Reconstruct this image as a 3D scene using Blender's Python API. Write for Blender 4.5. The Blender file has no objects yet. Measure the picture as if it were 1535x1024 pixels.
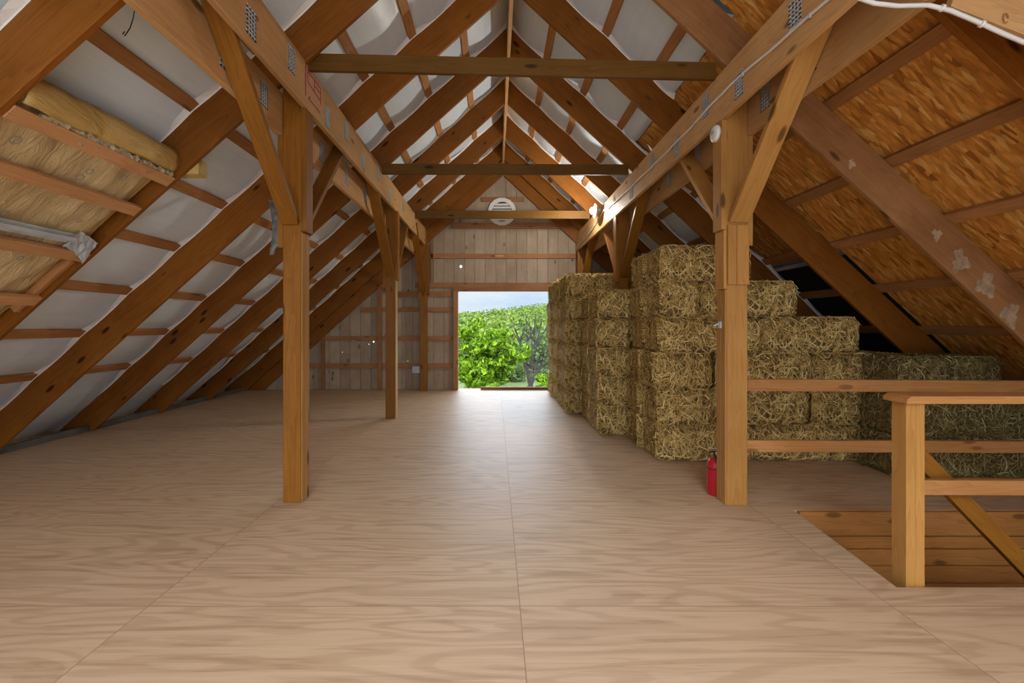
import bpy, bmesh, math, random
import numpy as np
from mathutils import Vector, Matrix

random.seed(7)
RNG = np.random.default_rng(7)
SC = bpy.context.scene
COL = SC.collection

# ------------------------------------------------------------------ camera numbers
F = 682.0                 # focal length in pixels of the 1535 x 1024 frame
VX, VY = 742.0, 488.0     # vanishing point of the barn's long axis
EYE = 1.33


def P(x, y, Y):
    """point of the barn seen at pixel x, y at depth Y"""
    return Vector(((x - VX) * Y / F, Y, EYE + (VY - y) * Y / F))


# ------------------------------------------------------------------ roof numbers
RX, RZ = 0.17, 4.71       # underside apex of the rafters
SL = {-1: 0.90, 1: 0.93}  # slopes
RV = 0.385                # rafter depth measured plumb
RY = [2.23 + 1.17 * k for k in range(7)]
WALL_Y = 9.45
BACK_Y = -3.0


def under(X):
    s = 1 if X > RX else -1
    return RZ - SL[s] * abs(X - RX)


def under_d(side, d):
    return RX + side * d, RZ - SL[side] * d


# ================================================================== materials
def new_mat(name):
    m = bpy.data.materials.new(name)
    m.use_nodes = True
    nt = m.node_tree
    for n in list(nt.nodes):
        if n.type not in ('BSDF_PRINCIPLED', 'OUTPUT_MATERIAL'):
            nt.nodes.remove(n)
    return m, nt, nt.nodes['Principled BSDF']


def N(nt, typ, **kw):
    n = nt.nodes.new(typ)
    for k, v in kw.items():
        if k in n.inputs:
            n.inputs[k].default_value = v
        else:
            setattr(n, k, v)
    return n


def ramp(nt, fac, stops, interp='LINEAR'):
    r = nt.nodes.new('ShaderNodeValToRGB')
    r.color_ramp.interpolation = interp
    el = r.color_ramp.elements
    while len(el) < len(stops):
        el.new(0.5)
    for e, (p, c) in zip(el, stops):
        e.position = p
        e.color = (*c, 1) if len(c) == 3 else c
    nt.links.new(fac, r.inputs[0])
    return r.outputs[0]


def mix(nt, fac, a, b, mode='MIX'):
    m = nt.nodes.new('ShaderNodeMix')
    m.data_type = 'RGBA'
    m.blend_type = mode
    for sock, v in ((m.inputs[0], fac), (m.inputs[6], a), (m.inputs[7], b)):
        if hasattr(v, 'is_output'):
            nt.links.new(v, sock)
        elif isinstance(v, (int, float)):
            sock.default_value = v
        else:
            sock.default_value = (*v, 1)
    return m.outputs[2]


def math_n(nt, op, a, b=None):
    m = nt.nodes.new('ShaderNodeMath')
    m.operation = op
    for i, v in enumerate((a, b)):
        if v is None:
            continue
        if hasattr(v, 'is_output'):
            nt.links.new(v, m.inputs[i])
        else:
            m.inputs[i].default_value = v
    return m.outputs[0]


def local_coords(nt, jitter=True):
    tc = nt.nodes.new('ShaderNodeTexCoord')
    if not jitter:
        return tc.outputs['Object']
    oi = nt.nodes.new('ShaderNodeObjectInfo')
    k = math_n(nt, 'MULTIPLY', oi.outputs['Random'], 37.0)
    v = nt.nodes.new('ShaderNodeVectorMath')
    v.operation = 'ADD'
    nt.links.new(tc.outputs['Object'], v.inputs[0])
    nt.links.new(k, v.inputs[1])
    return v.outputs[0]


def mapped(nt, vec, scale, rot=(0, 0, 0)):
    m = nt.nodes.new('ShaderNodeMapping')
    m.inputs['Scale'].default_value = scale
    m.inputs['Rotation'].default_value = rot
    nt.links.new(vec, m.inputs['Vector'])
    return m.outputs[0]


def noise(nt, vec, scale=1.0, detail=4.0, rough=0.55, dist=0.0):
    n = N(nt, 'ShaderNodeTexNoise', Scale=scale, Detail=detail, Roughness=rough, Distortion=dist)
    nt.links.new(vec, n.inputs['Vector'])
    return n.outputs[0]


def bump(nt, height, b, strength=0.3, dist=0.01):
    n = N(nt, 'ShaderNodeBump', Strength=strength, Distance=dist)
    nt.links.new(height, n.inputs['Height'])
    nt.links.new(n.outputs[0], b.inputs['Normal'])


def wood(name, dark, mid, light, rough=0.6, knot=0.5, stain=0.3, spec=0.2):
    """sawn lumber; the grain runs along the object's own X axis"""
    m, nt, b = new_mat(name)
    v = local_coords(nt)
    g1 = noise(nt, mapped(nt, v, (0.55, 7, 7)), 1.6, 3, 0.5, 0.6)
    rings = math_n(nt, 'FRACT', math_n(nt, 'MULTIPLY', g1, 7.0))
    g2 = noise(nt, mapped(nt, v, (2.2, 60, 60)), 1.0, 3, 0.6)
    g3 = noise(nt, v, 1.7, 4, 0.6)
    c = ramp(nt, rings, [(0.0, light), (0.72, mid), (0.95, dark), (1.0, light)])
    c = mix(nt, 0.55, c, ramp(nt, g2, [(0.3, mid), (0.7, light)]))
    c = mix(nt, stain, c, ramp(nt, g3, [(0.35, dark), (0.65, light)]))
    oi = nt.nodes.new('ShaderNodeObjectInfo')
    hv = N(nt, 'ShaderNodeHueSaturation')
    val = math_n(nt, 'ADD', math_n(nt, 'MULTIPLY', oi.outputs['Random'], 0.28), 0.86)
    nt.links.new(val, hv.inputs['Value'])
    nt.links.new(c, hv.inputs['Color'])
    c = hv.outputs[0]
    vo = N(nt, 'ShaderNodeTexVoronoi', Scale=1.0)
    nt.links.new(mapped(nt, v, (2.3, 6.5, 6.5)), vo.inputs['Vector'])
    kn = ramp(nt, vo.outputs['Distance'], [(0.0, (1, 1, 1)), (0.10, (0.9, 0.9, 0.9)), (0.16, (0.0, 0.0, 0.0))])
    kf = math_n(nt, 'MULTIPLY', kn, knot)
    c = mix(nt, kf, c, tuple(x * 0.28 for x in dark))
    nt.links.new(c, b.inputs['Base Color'])
    b.inputs['Roughness'].default_value = rough
    b.inputs['Specular IOR Level'].default_value = spec
    bump(nt, g2, b, 0.18, 0.004)
    return m


def plain(name, colr, rough=0.5, metal=0.0, var=0.0, vscale=4.0, emit=None):
    m, nt, b = new_mat(name)
    b.inputs['Roughness'].default_value = rough
    b.inputs['Metallic'].default_value = metal
    v = local_coords(nt)
    n1 = noise(nt, v, vscale, 4, 0.6)
    lo = tuple(max(0, x * (1 - var)) for x in colr)
    hi = tuple(min(1, x * (1 + var)) for x in colr)
    nt.links.new(ramp(nt, n1, [(0.3, lo), (0.7, hi)]), b.inputs['Base Color'])
    if emit:
        b.inputs['Emission Color'].default_value = (*emit[0], 1)
        b.inputs['Emission Strength'].default_value = emit[1]
    return m


M = {}
M['rafter'] = wood('rafter_wood', (.115, .032, .003), (.215, .068, .006), (.30, .110, .013), 0.55, 1.0)
M['rafter_pale'] = wood('weathered_rafter_wood', (.16, .062, .017), (.28, .122, .040), (.38, .19, .078), 0.65, 0.8, 0.5)
M['purlin'] = wood('purlin_wood', (.25, .10, .030), (.40, .180, .062), (.50, .255, .10), 0.65, 0.5)
M['header'] = wood('header_wood', (.36, .175, .058), (.52, .285, .110), (.62, .38, .17), 0.6, 0.8, 0.35)
M['post'] = wood('amber_post_wood', (.14, .046, .003), (.225, .082, .007), (.30, .122, .015), 0.5, 0.8)
M['post_gold'] = wood('golden_post_wood', (.30, .125, .024), (.42, .195, .044), (.49, .255, .070), 0.5, 0.9)
M['tie'] = wood('tie_wood', (.070, .029, .003), (.115, .049, .005), (.155, .072, .011), 0.55, 0.9)
M['furring'] = wood('furring_wood', (.36, .155, .055), (.50, .245, .100), (.60, .33, .15), 0.65, 0.4)
M['girt'] = wood('girt_wood', (.19, .075, .026), (.31, .14, .055), (.41, .205, .09), 0.65, 0.6)
M['rail'] = wood('rail_wood', (.29, .11, .028), (.43, .19, .056), (.53, .265, .092), 0.5, 0.6)
M['stair_plank'] = wood('stairwell_plank_wood', (.30, .105, .022), (.50, .20, .048), (.60, .27, .075), 0.6, 0.7)
M['galv'] = plain('galvanized_steel', (.50, .55, .59), 0.45, 0.15, 0.15, 8)
M['white_plastic'] = plain('white_plastic', (.80, .79, .76), 0.4)
M['cable'] = plain('cable_sheath', (.72, .72, .70), 0.45)
M['grey_plastic'] = plain('grey_plastic', (.36, .37, .36), 0.45)
M['grey_film'] = plain('grey_plastic_film', (.20, .20, .19), 0.35, 0, 0.5, 14)
M['red'] = plain('extinguisher_red', (.46, .008, .018), 0.28)
M['black'] = plain('black_rubber', (.015, .015, .015), 0.5)
M['label'] = plain('label_paper', (.70, .68, .62), 0.6)
M['stencil'] = plain('red_stencil_paint', (.30, .035, .045), 0.7)
M['stencil_wash'] = plain('pink_stencil_wash', (.50, .255, .13), 0.7, 0, .12, 20)
M['print'] = plain('faded_grey_print', (.33, .31, .27), 0.8)
M['infill'] = plain('black_roofing_infill', (.006, .006, .006), 0.9)
M['dark_edge'] = plain('dark_eave_board', (.10, .085, .07), 0.9, 0, 0.4, 5)  # dark grey-brown with random mottling
M['lamp_glow'] = plain('lit_bulb', (.9, .9, .9), 0.4, emit=((1, .95, .86), 620.0))
M['bale_core'] = plain('hay_core', (.13, .082, .027), 0.95, 0, 0.6, 26)


def straw_mat():
    m, nt, b = new_mat('dry_straw')
    g = nt.nodes.new('ShaderNodeNewGeometry')
    c = ramp(nt, g.outputs['Random Per Island'], [(0.0, (.21, .125, .036)), (0.4, (.46, .295, .092)), (0.8, (.68, .475, .170)), (1.0, (.88, .70, .34))])
    nt.links.new(c, b.inputs['Base Color'])
    b.inputs['Roughness'].default_value = 0.85
    b.inputs['Specular IOR Level'].default_value = 0.1
    return m


M['straw'] = straw_mat()


def straw_green_mat():
    m, nt, b = new_mat('greenish_straw')
    g = nt.nodes.new('ShaderNodeNewGeometry')
    c = ramp(nt, g.outputs['Random Per Island'], [(0.0, (.10, .080, .026)), (0.45, (.22, .165, .055)), (0.8, (.33, .255, .095)), (1.0, (.56, .45, .20))])
    nt.links.new(c, b.inputs['Base Color'])
    b.inputs['Roughness'].default_value = 0.85
    b.inputs['Specular IOR Level'].default_value = 0.1
    return m


M['straw_green'] = straw_green_mat()


def floor_mat():
    m, nt, b = new_mat('plywood_sheets')
    tc = nt.nodes.new('ShaderNodeTexCoord')
    v = tc.outputs['Object']
    br = N(nt, 'ShaderNodeTexBrick', Scale=1.0)
    br.offset = 0.0
    br.squash = 1.0
    br.inputs['Brick Width'].default_value = 1.76
    br.inputs['Row Height'].default_value = 1.205
    br.inputs['Mortar Size'].default_value = 0.0022
    br.inputs['Mortar Smooth'].default_value = 0.2
    br.inputs['Color1'].default_value = (0, 0, 0, 1)
    br.inputs['Color2'].default_value = (1, 1, 1, 1)
    br.inputs['Mortar'].default_value = (0.5, 0.5, 0.5, 1)
    mp = nt.nodes.new('ShaderNodeMapping')
    mp.inputs['Location'].default_value = (-0.118 + 17.6, -3.36 + 12.05, 0)
    nt.links.new(v, mp.inputs['Vector'])
    nt.links.new(mp.outputs[0], br.inputs['Vector'])
    sheet = math_n(nt, 'MULTIPLY', br.outputs['Color'], 23.0)
    va = nt.nodes.new('ShaderNodeVectorMath')
    va.operation = 'ADD'
    nt.links.new(v, va.inputs[0])
    nt.links.new(sheet, va.inputs[1])
    vv = va.outputs[0]
    big = noise(nt, mapped(nt, vv, (0.55, 3.4, 1)), 1.0, 2.5, 0.45, 0.35)
    rings = math_n(nt, 'PINGPONG', math_n(nt, 'MULTIPLY', big, 13.0), 0.5)
    rings = math_n(nt, 'MULTIPLY', rings, 2.0)
    fine = noise(nt, mapped(nt, vv, (3.5, 75, 1)), 1.0, 3, 0.6)
    blot = noise(nt, vv, 1.1, 4, 0.6)
    streak = noise(nt, mapped(nt, vv, (1.6, 30, 1)), 1.0, 4, 0.62, 0.6)
    c = ramp(nt, rings, [(0.0, (.375, .225, .122)), (0.33, (.41, .258, .148)), (0.46, (.57, .385, .235)), (1.0, (.63, .44, .275))])
    c = mix(nt, 0.45, c, ramp(nt, streak, [(0.38, (.30, .175, .092)), (0.46, (.565, .385, .232)), (0.7, (.66, .465, .298))]))
    c = mix(nt, 0.25, c, ramp(nt, fine, [(0.25, (.36, .225, .130)), (0.5, (.565, .385, .232)), (0.75, (.68, .485, .315))]))
    c = mix(nt, 0.18, c, ramp(nt, blot, [(0.3, (.44, .28, .165)), (0.7, (.60, .43, .285))]))
    seam = math_n(nt, 'MULTIPLY', br.outputs['Fac'], 0.7)
    c = mix(nt, seam, c, (.16, .095, .05))
    nt.links.new(c, b.inputs['Base Color'])
    rr = ramp(nt, fine, [(0.2, (.46, .46, .46)), (0.8, (.62, .62, .62))])
    nt.links.new(rr, b.inputs['Roughness'])
    b.inputs['Specular IOR Level'].default_value = 0.4
    bump(nt, fine, b, 0.10, 0.004)
    return m


M['floor'] = floor_mat()


def osb_mat():
    m, nt, b = new_mat('osb_flakes')
    v = local_coords(nt, False)
    wob = noise(nt, v, 3.0, 3, 0.6)
    va = nt.nodes.new('ShaderNodeVectorMath')
    va.operation = 'ADD'
    nt.links.new(v, va.inputs[0])
    nt.links.new(math_n(nt, 'MULTIPLY', wob, 0.06), va.inputs[1])
    v = va.outputs[0]
    cols = []
    for ang, sx, sy in ((0.35, 8, 33), (-0.75, 9, 37), (1.25, 8.5, 31)):
        vo = N(nt, 'ShaderNodeTexVoronoi', Scale=1.0)
        vo.voronoi_dimensions = '2D'
        nt.links.new(mapped(nt, v, (sx, sy, 1), (0, 0, ang)), vo.inputs['Vector'])
        sep = nt.nodes.new('ShaderNodeSeparateColor')
        nt.links.new(vo.outputs['Color'], sep.inputs[0])
        cols.append((sep.outputs[0], sep.outputs[1], vo.outputs['Distance']))
    a = mix(nt, ramp(nt, cols[0][1], [(0.45, (0, 0, 0)), (0.55, (1, 1, 1))]), cols[0][0], cols[1][0])
    a = mix(nt, ramp(nt, cols[1][1], [(0.62, (0, 0, 0)), (0.7, (1, 1, 1))]), a, cols[2][0])
    c = ramp(nt, a, [(0.0, (.38, .13, .014)), (0.15, (.60, .235, .034)), (0.6, (.78, .34, .060)), (0.88, (.86, .44, .105)), (1.0, (.92, .58, .20))])
    d = ramp(nt, cols[0][2], [(0.0, (1, 1, 1)), (0.75, (.70, .70, .70))])
    c = mix(nt, 1.0, c, d, 'MULTIPLY')
    nt.links.new(c, b.inputs['Base Color'])
    b.inputs['Roughness'].default_value = 0.55
    bump(nt, a, b, 0.4, 0.006)
    return m


M['osb'] = osb_mat()


def sheet_mat():
    m, nt, b = new_mat('white_vinyl_facing')
    v = local_coords(nt, False)
    n1 = noise(nt, v, 1.2, 4, 0.6)
    n2 = noise(nt, mapped(nt, v, (30, 1.5, 1.5)), 1.0, 3, 0.6)
    c = ramp(nt, n1, [(0.3, (.68, .79, .90)), (0.7, (.80, .91, .99))])
    c = mix(nt, 0.25, c, ramp(nt, n2, [(0.3, (.62, .73, .85)), (0.7, (.82, .92, .99))]))
    nt.links.new(c, b.inputs['Base Color'])
    b.inputs['Roughness'].default_value = 0.38
    n3 = noise(nt, v, 6.0, 3, 0.5)
    bump(nt, n3, b, 0.25, 0.02)
    return m


M['sheet'] = sheet_mat()


def kraft_mat(name, lo, hi):
    m, nt, b = new_mat(name)
    v = local_coords(nt, False)
    n1 = noise(nt, mapped(nt, v, (1.2, 6, 3)), 2.0, 5, 0.65, 0.8)
    n2 = noise(nt, v, 9.0, 4, 0.6)
    c = ramp(nt, n1, [(0.25, lo), (0.75, hi)])
    c = mix(nt, 0.35, c, ramp(nt, n2, [(0.3, lo), (0.7, hi)]))
    nt.links.new(c, b.inputs['Base Color'])
    b.inputs['Roughness'].default_value = 0.6
    bump(nt, n1, b, 0.9, 0.035)
    return m


M['kraft'] = kraft_mat('kraft_paper_facing', (.46, .32, .135), (.74, .58, .32))
M['batt'] = kraft_mat('yellow_insulation', (.50, .31, .085), (.68, .48, .17))


def siding_mat():
    m, nt, b = new_mat('weathered_siding')
    v = local_coords(nt, False)
    g = nt.nodes.new('ShaderNodeNewGeometry')
    va = nt.nodes.new('ShaderNodeVectorMath')
    va.operation = 'ADD'
    nt.links.new(v, va.inputs[0])
    nt.links.new(math_n(nt, 'MULTIPLY', g.outputs['Random Per Island'], 19.0), va.inputs[1])
    n1 = noise(nt, mapped(nt, va.outputs[0], (22, 22, 1.3)), 1.0, 4, 0.6)
    n2 = noise(nt, va.outputs[0], 3.0, 4, 0.6)
    c = ramp(nt, g.outputs['Random Per Island'], [(0, (.33, .225, .135)), (1, (.52, .395, .27))])
    c = mix(nt, 0.35, c, ramp(nt, n1, [(0.3, (.24, .17, .105)), (0.7, (.47, .39, .29))]))
    c = mix(nt, 0.3, c, ramp(nt, n2, [(0.35, (.23, .17, .115)), (0.65, (.45, .38, .29))]))
    vo = N(nt, 'ShaderNodeTexVoronoi', Scale=1.0)
    nt.links.new(mapped(nt, va.outputs[0], (5, 5, 2.3)), vo.inputs['Vector'])
    kn = ramp(nt, vo.outputs['Distance'], [(0.0, (1, 1, 1)), (0.10, (.8, .8, .8)), (0.15, (0, 0, 0))])
    c = mix(nt, math_n(nt, 'MULTIPLY', kn, 0.75), c, (.05, .03, .02))
    nt.links.new(c, b.inputs['Base Color'])
    b.inputs['Roughness'].default_value = 0.8
    bump(nt, n1, b, 0.25, 0.005)
    return m


M['siding'] = siding_mat()


def leaf_mat(name, a, bcol, trans=0.45):
    m, nt, b = new_mat(name)
    g = nt.nodes.new('ShaderNodeNewGeometry')
    c = ramp(nt, g.outputs['Random Per Island'], [(0.0, a), (1.0, bcol)])
    nt.links.new(c, b.inputs['Base Color'])
    b.inputs['Roughness'].default_value = 0.55
    b.inputs['Specular IOR Level'].default_value = 0.2
    tr = nt.nodes.new('ShaderNodeBsdfTranslucent')
    nt.links.new(c, tr.inputs[0])
    mx = nt.nodes.new('ShaderNodeMixShader')
    mx.inputs[0].default_value = trans
    nt.links.new(b.outputs[0], mx.inputs[1])
    nt.links.new(tr.outputs[0], mx.inputs[2])
    nt.links.new(mx.outputs[0], nt.nodes['Material Output'].inputs[0])
    return m


M['leaf'] = leaf_mat('fresh_green_leaves', (.025, .085, .002), (.25, .39, .014), .3)
M['leaf_dull'] = leaf_mat('dull_green_leaves', (.06, .10, .03), (.13, .18, .06), .3)
M['leaf_hill'] = leaf_mat('hillside_leaves', (.055, .115, .010), (.20, .26, .040), 0.25)
M['bark'] = plain('grey_bark', (.026, .021, .017), 0.9, 0, 0.4, 6)
M['grass'] = plain('meadow_grass', (.11, .15, .04), 0.9, 0, 0.4, 0.6)


# ================================================================== building helpers
def tag(o, label=None, cat=None, group=None, kind=None):
    if label:
        o['label'] = label
    if cat:
        o['category'] = cat
    if group:
        o['group'] = group
    if kind:
        o['kind'] = kind
    return o


def frame(origin, xdir, zdir):
    x = Vector(xdir).normalized()
    z = Vector(zdir)
    z = (z - x * z.dot(x)).normalized()
    y = z.cross(x)
    m = Matrix((x, y, z)).transposed().to_4x4()
    m.translation = origin
    return m


def link(name, me, mat, world=None, parent=None):
    o = bpy.data.objects.new(name, me)
    COL.objects.link(o)
    mats = mat if isinstance(mat, (list, tuple)) else [mat]
    for mm in mats:
        if mm is not None:
            me.materials.append(mm)
    world = world or Matrix.Identity(4)
    if parent is not None:
        o.parent = parent
        o.matrix_local = WORLD[parent.name].inverted() @ world
    else:
        o.matrix_local = world
    WORLD[o.name] = world.copy()
    return o


WORLD = {}


def empty(name, loc, parent=None):
    o = bpy.data.objects.new(name, None)
    COL.objects.link(o)
    o.empty_display_size = 0.1
    o.location = loc
    WORLD[o.name] = Matrix.Translation(Vector(loc))
    return o


def mesh_world(name, verts, faces, fr, mat, parent=None, bevel=0.0, smooth=False):
    """verts in world space; stored in the frame fr"""
    inv = fr.inverted()
    bm = bmesh.new()
    vs = [bm.verts.new(inv @ Vector(v)) for v in verts]
    for f in faces:
        try:
            bm.faces.new([vs[i] for i in f])
        except ValueError:
            pass
    bmesh.ops.recalc_face_normals(bm, faces=bm.faces)
    if bevel > 0:
        bmesh.ops.bevel(bm, geom=list(bm.edges), offset=bevel, segments=1, affect='EDGES', profile=0.5)
    me = bpy.data.meshes.new(name)
    bm.to_mesh(me)
    bm.free()
    if smooth:
        for p in me.polygons:
            p.use_smooth = True
    return link(name, me, mat, fr, parent)


CUBE_F = [(0, 1, 3, 2), (4, 6, 7, 5), (0, 4, 5, 1), (2, 3, 7, 6), (0, 2, 6, 4), (1, 5, 7, 3)]


def box_verts(x0, x1, y0, y1, z0, z1):
    return [(x, y, z) for x in (x0, x1) for y in (y0, y1) for z in (z0, z1)]


def beam(name, p0, p1, up, w, h, mat, parent=None, bevel=0.003):
    """straight timber with centre line p0-p1, h along 'up', w across"""
    p0, p1 = Vector(p0), Vector(p1)
    L = (p1 - p0).length
    fr = frame((p0 + p1) / 2, p1 - p0, up)
    vs = [fr @ Vector(v) for v in box_verts(-L / 2, L / 2, -w / 2, w / 2, -h / 2, h / 2)]
    return mesh_world(name, vs, CUBE_F, fr, mat, parent, bevel)


def boxy(name, x0, x1, y0, y1, z0, z1, mat, parent=None, axis='x', bevel=0.003):
    """axis-aligned timber, grain along the named axis"""
    c = Vector(((x0 + x1) / 2, (y0 + y1) / 2, (z0 + z1) / 2))
    d = {'x': ((1, 0, 0), (0, 0, 1)), 'y': ((0, 1, 0), (0, 0, 1)), 'z': ((0, 0, 1), (0, 1, 0))}[axis]
    return mesh_world(name, box_verts(x0, x1, y0, y1, z0, z1), CUBE_F, frame(c, *d), mat, parent, bevel)


def prism_xz(name, poly, y0, y1, fr, mat, parent=None, bevel=0.0):
    n = len(poly)
    vs = [(x, y0, z) for x, z in poly] + [(x, y1, z) for x, z in poly]
    fs = [tuple(range(n)), tuple(range(2 * n - 1, n - 1, -1))]
    fs += [(i, (i + 1) % n, (i + 1) % n + n, i + n) for i in range(n)]
    return mesh_world(name, vs, fs, fr, mat, parent, bevel)


def tube_data(pts, r, seg=8):
    pts = [Vector(p) for p in pts]
    rr = r if isinstance(r, (list, tuple)) else [r] * len(pts)
    vs, fs = [], []
    prev = None
    for i, p in enumerate(pts):
        t = (pts[min(i + 1, len(pts) - 1)] - pts[max(i - 1, 0)]).normalized()
        a = Vector((0, 0, 1)) if abs(t.z) < 0.9 else Vector((1, 0, 0))
        if prev is not None:
            a = prev
        u = (a - t * a.dot(t)).normalized()
        prev = u
        w = t.cross(u)
        for k in range(seg):
            an = 2 * math.pi * k / seg
            vs.append(p + (u * math.cos(an) + w * math.sin(an)) * rr[i])
    for i in range(len(pts) - 1):
        for k in range(seg):
            a, b = i * seg + k, i * seg + (k + 1) % seg
            fs.append((a, b, b + seg, a + seg))
    fs.append(tuple(range(seg - 1, -1, -1)))
    fs.append(tuple(range((len(pts) - 1) * seg, len(pts) * seg)))
    return vs, fs


def tube(name, pts, r, mat, parent=None, seg=8):
    vs, fs = tube_data(pts, r, seg)
    c = Vector(pts[0])
    return mesh_world(name, vs, fs, Matrix.Translation(c), mat, parent, 0, True)


def lathe(name, prof, c, mat, parent=None, seg=28, axis=(0, 0, 1)):
    vs, fs = [], []
    n = len(prof)
    a = Vector(axis).normalized()
    u = a.orthogonal().normalized()
    w = a.cross(u)
    c = Vector(c)
    for r, z in prof:
        for k in range(seg):
            an = 2 * math.pi * k / seg
            vs.append(c + a * z + (u * math.cos(an) + w * math.sin(an)) * max(r, 1e-4))
    for i in range(n - 1):
        for k in range(seg):
            p, q = i * seg + k, i * seg + (k + 1) % seg
            fs.append((p, q, q + seg, p + seg))
    fs.append(tuple(range(seg - 1, -1, -1)))
    fs.append(tuple(range((n - 1) * seg, n * seg)))
    o = mesh_world(name, vs, fs, Matrix.Translation(c), mat, parent, 0, False)
    for p in o.data.polygons:
        p.use_smooth = len(p.vertices) == 4
    return o


class MB:
    """collects boxes and quads into one mesh"""

    def __init__(self):
        self.v, self.f = [], []

    def box(self, x0, x1, y0, y1, z0, z1):
        b = len(self.v)
        self.v += box_verts(x0, x1, y0, y1, z0, z1)
        self.f += [tuple(b + i for i in f) for f in CUBE_F]

    def add(self, vs, fs):
        b = len(self.v)
        self.v += [tuple(v) for v in vs]
        self.f += [tuple(b + i for i in f) for f in fs]

    def build(self, name, mat, parent=None, origin=(0, 0, 0), fr=None, bevel=0.0):
        return mesh_world(name, self.v, self.f, fr or Matrix.Translation(Vector(origin)), mat, parent, bevel)


ORD = ['first', 'second', 'third', 'fourth', 'fifth', 'sixth', 'seventh', 'eighth', 'ninth', 'tenth', 'eleventh']
SIDE_TXT = {-1: 'slope opposite the hay', 1: 'slope over the hay'}

# ================================================================== floor and stairwell opening
H0, H1 = (2.04, 2.31), (2.15, 3.28)     # near and far corner of the opening's aisle edge
HX = 4.4
T = 0.03


def floor_mesh():
    xs = (-6.1, 6.1)
    polys = [
        [(xs[0], BACK_Y), (H0[0], BACK_Y), H0, H1, (H1[0], WALL_Y + .05), (xs[0], WALL_Y + .05)],
        [(H0[0], BACK_Y), (xs[1], BACK_Y), (xs[1], H0[1]), H0],
        [(HX, H0[1]), (xs[1], H0[1]), (xs[1], H1[1]), (HX, H1[1])],
        [H1, (xs[1], H1[1]), (xs[1], WALL_Y + .05), (H1[0], WALL_Y + .05)],
    ]
    mb = MB()
    for p in polys:
        n = len(p)
        mb.add([(x, y, 0) for x, y in p] + [(x, y, -T) for x, y in p],
               [tuple(range(n)), tuple(range(2 * n - 1, n - 1, -1))] + [(i, (i + 1) % n, (i + 1) % n + n, i + n) for i in range(n)])
    return mb


tag(floor_mesh().build('floor', M['floor']), kind='structure')
mb = MB()
zz = [.0025, -.175, -.265, -.385, -.51, -.66, -.81, -.96, -1.11, -1.3]
for a, b in zip(zz, zz[1:]):
    mb.box(2.175, HX, 3.245, 3.279, b + .004, a - .004)
tag(mb.build('wall_stairwell', M['stair_plank'], fr=frame(Vector((3, 3.3, -.5)), (1, 0, 0), (0, 0, 1)), bevel=.002), kind='structure')
mb = MB()
mb.box(1.98, 2.02, 2.25, 3.4, -2.3, -.031)
mb.box(2.0, HX, 2.2, 2.25, -2.3, -.031)
mb.box(HX, HX + .04, 2.2, 3.4, -2.3, -.031)
mb.box(1.98, HX + .04, 3.33, 3.36, -2.3, -.031)
mb.box(1.98, HX + .04, 2.2, 3.36, -2.34, -2.3)
tag(mb.build('wall_stairwell_lining', M['stair_plank'], fr=frame(Vector((3, 2.9, -.9)), (1, 0, 0), (0, 0, 1))), kind='structure')

# ================================================================== roof skin


def roof_sheet(name, side, spans, off, sag, mat, purl, kind='structure', nd=6, ny=26, wrinkle=0.0):
    """spans: list of (y0, y1, d0, d1); sag hangs between the purlins at distances purl"""
    vs, fs = [], []
    for y0, y1, d0, d1 in spans:
        cuts = sorted({d0, d1} | {p for p in purl if d0 < p < d1})
        ds, sg = [], []
        for a, b in zip(cuts, cuts[1:]):
            for k in range(nd):
                t = k / nd
                ds.append(a + (b - a) * t)
                sg.append(math.sin(math.pi * t))
        ds.append(d1)
        sg.append(0)
        m = max(3, int(ny * (y1 - y0) / 3))
        base = len(vs)
        for j in range(m + 1):
            y = y0 + (y1 - y0) * j / m
            for d, s in zip(ds, sg):
                x, z = under_d(side, d)
                w = wrinkle * (math.sin(y * 9.1 + d * 3) * 0.5 + math.sin(y * 23 + d * 11) * 0.3)
                vs.append((x, y, z + off - sag * s * (0.85 + 0.3 * math.sin(y * 2.3 + d * 5)) + w))
        k = len(ds)
        for j in range(m):
            for i in range(k - 1):
                a = base + j * k + i
                fs.append((a, a + 1, a + k + 1, a + k))
    xd = Vector((side, 0, -SL[side]))
    fr = frame(Vector((RX + side * 2.5, 4, RZ - SL[side] * 2.5)), xd, (0, 0, 1))
    return mesh_world(name, vs, fs, fr, mat, None, 0, True)


PD = {-1: [.53, 1.0, 1.47, 1.94, 2.41, 2.88, 3.35, 3.83, 4.30, 4.78], 1: [.48, .94, 1.40, 1.86, 2.32, 2.77, 3.22, 3.68, 4.13, 4.60]}
OFF = RV + .064
o = roof_sheet('ceiling', -1, [(BACK_Y, WALL_Y, 0, 5.75)], OFF, .064, M['sheet'], PD[-1], wrinkle=.004)
tag(o, kind='structure')
o = roof_sheet('ceiling', 1, [(RY[3], WALL_Y, 0, 5.55), (RY[1], RY[3], 0, 1.62), (BACK_Y, -1.2, 0, 5.5)], OFF, .064, M['sheet'], PD[1], wrinkle=.004)
tag(o, kind='structure')
# outer roof skin that keeps daylight out
mb = MB()
for s, dmax in ((-1, 5.85), (1, 5.7)):
    a, za = under_d(s, 0)
    b, zb = under_d(s, dmax)
    q = OFF + .06
    mb.add([(a, BACK_Y, za + q), (b, BACK_Y, zb + q), (b, WALL_Y + .4, zb + q), (a, WALL_Y + .4, za + q),
            (a, BACK_Y, za + q + .03), (b, BACK_Y, zb + q + .03), (b, WALL_Y + .4, zb + q + .03), (a, WALL_Y + .4, za + q + .03)],
           [(0, 1, 2, 3), (7, 6, 5, 4), (0, 4, 5, 1), (1, 5, 6, 2), (2, 6, 7, 3), (3, 7, 4, 0)])
tag(mb.build('ceiling_outer_skin', M['galv']), kind='structure')


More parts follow.
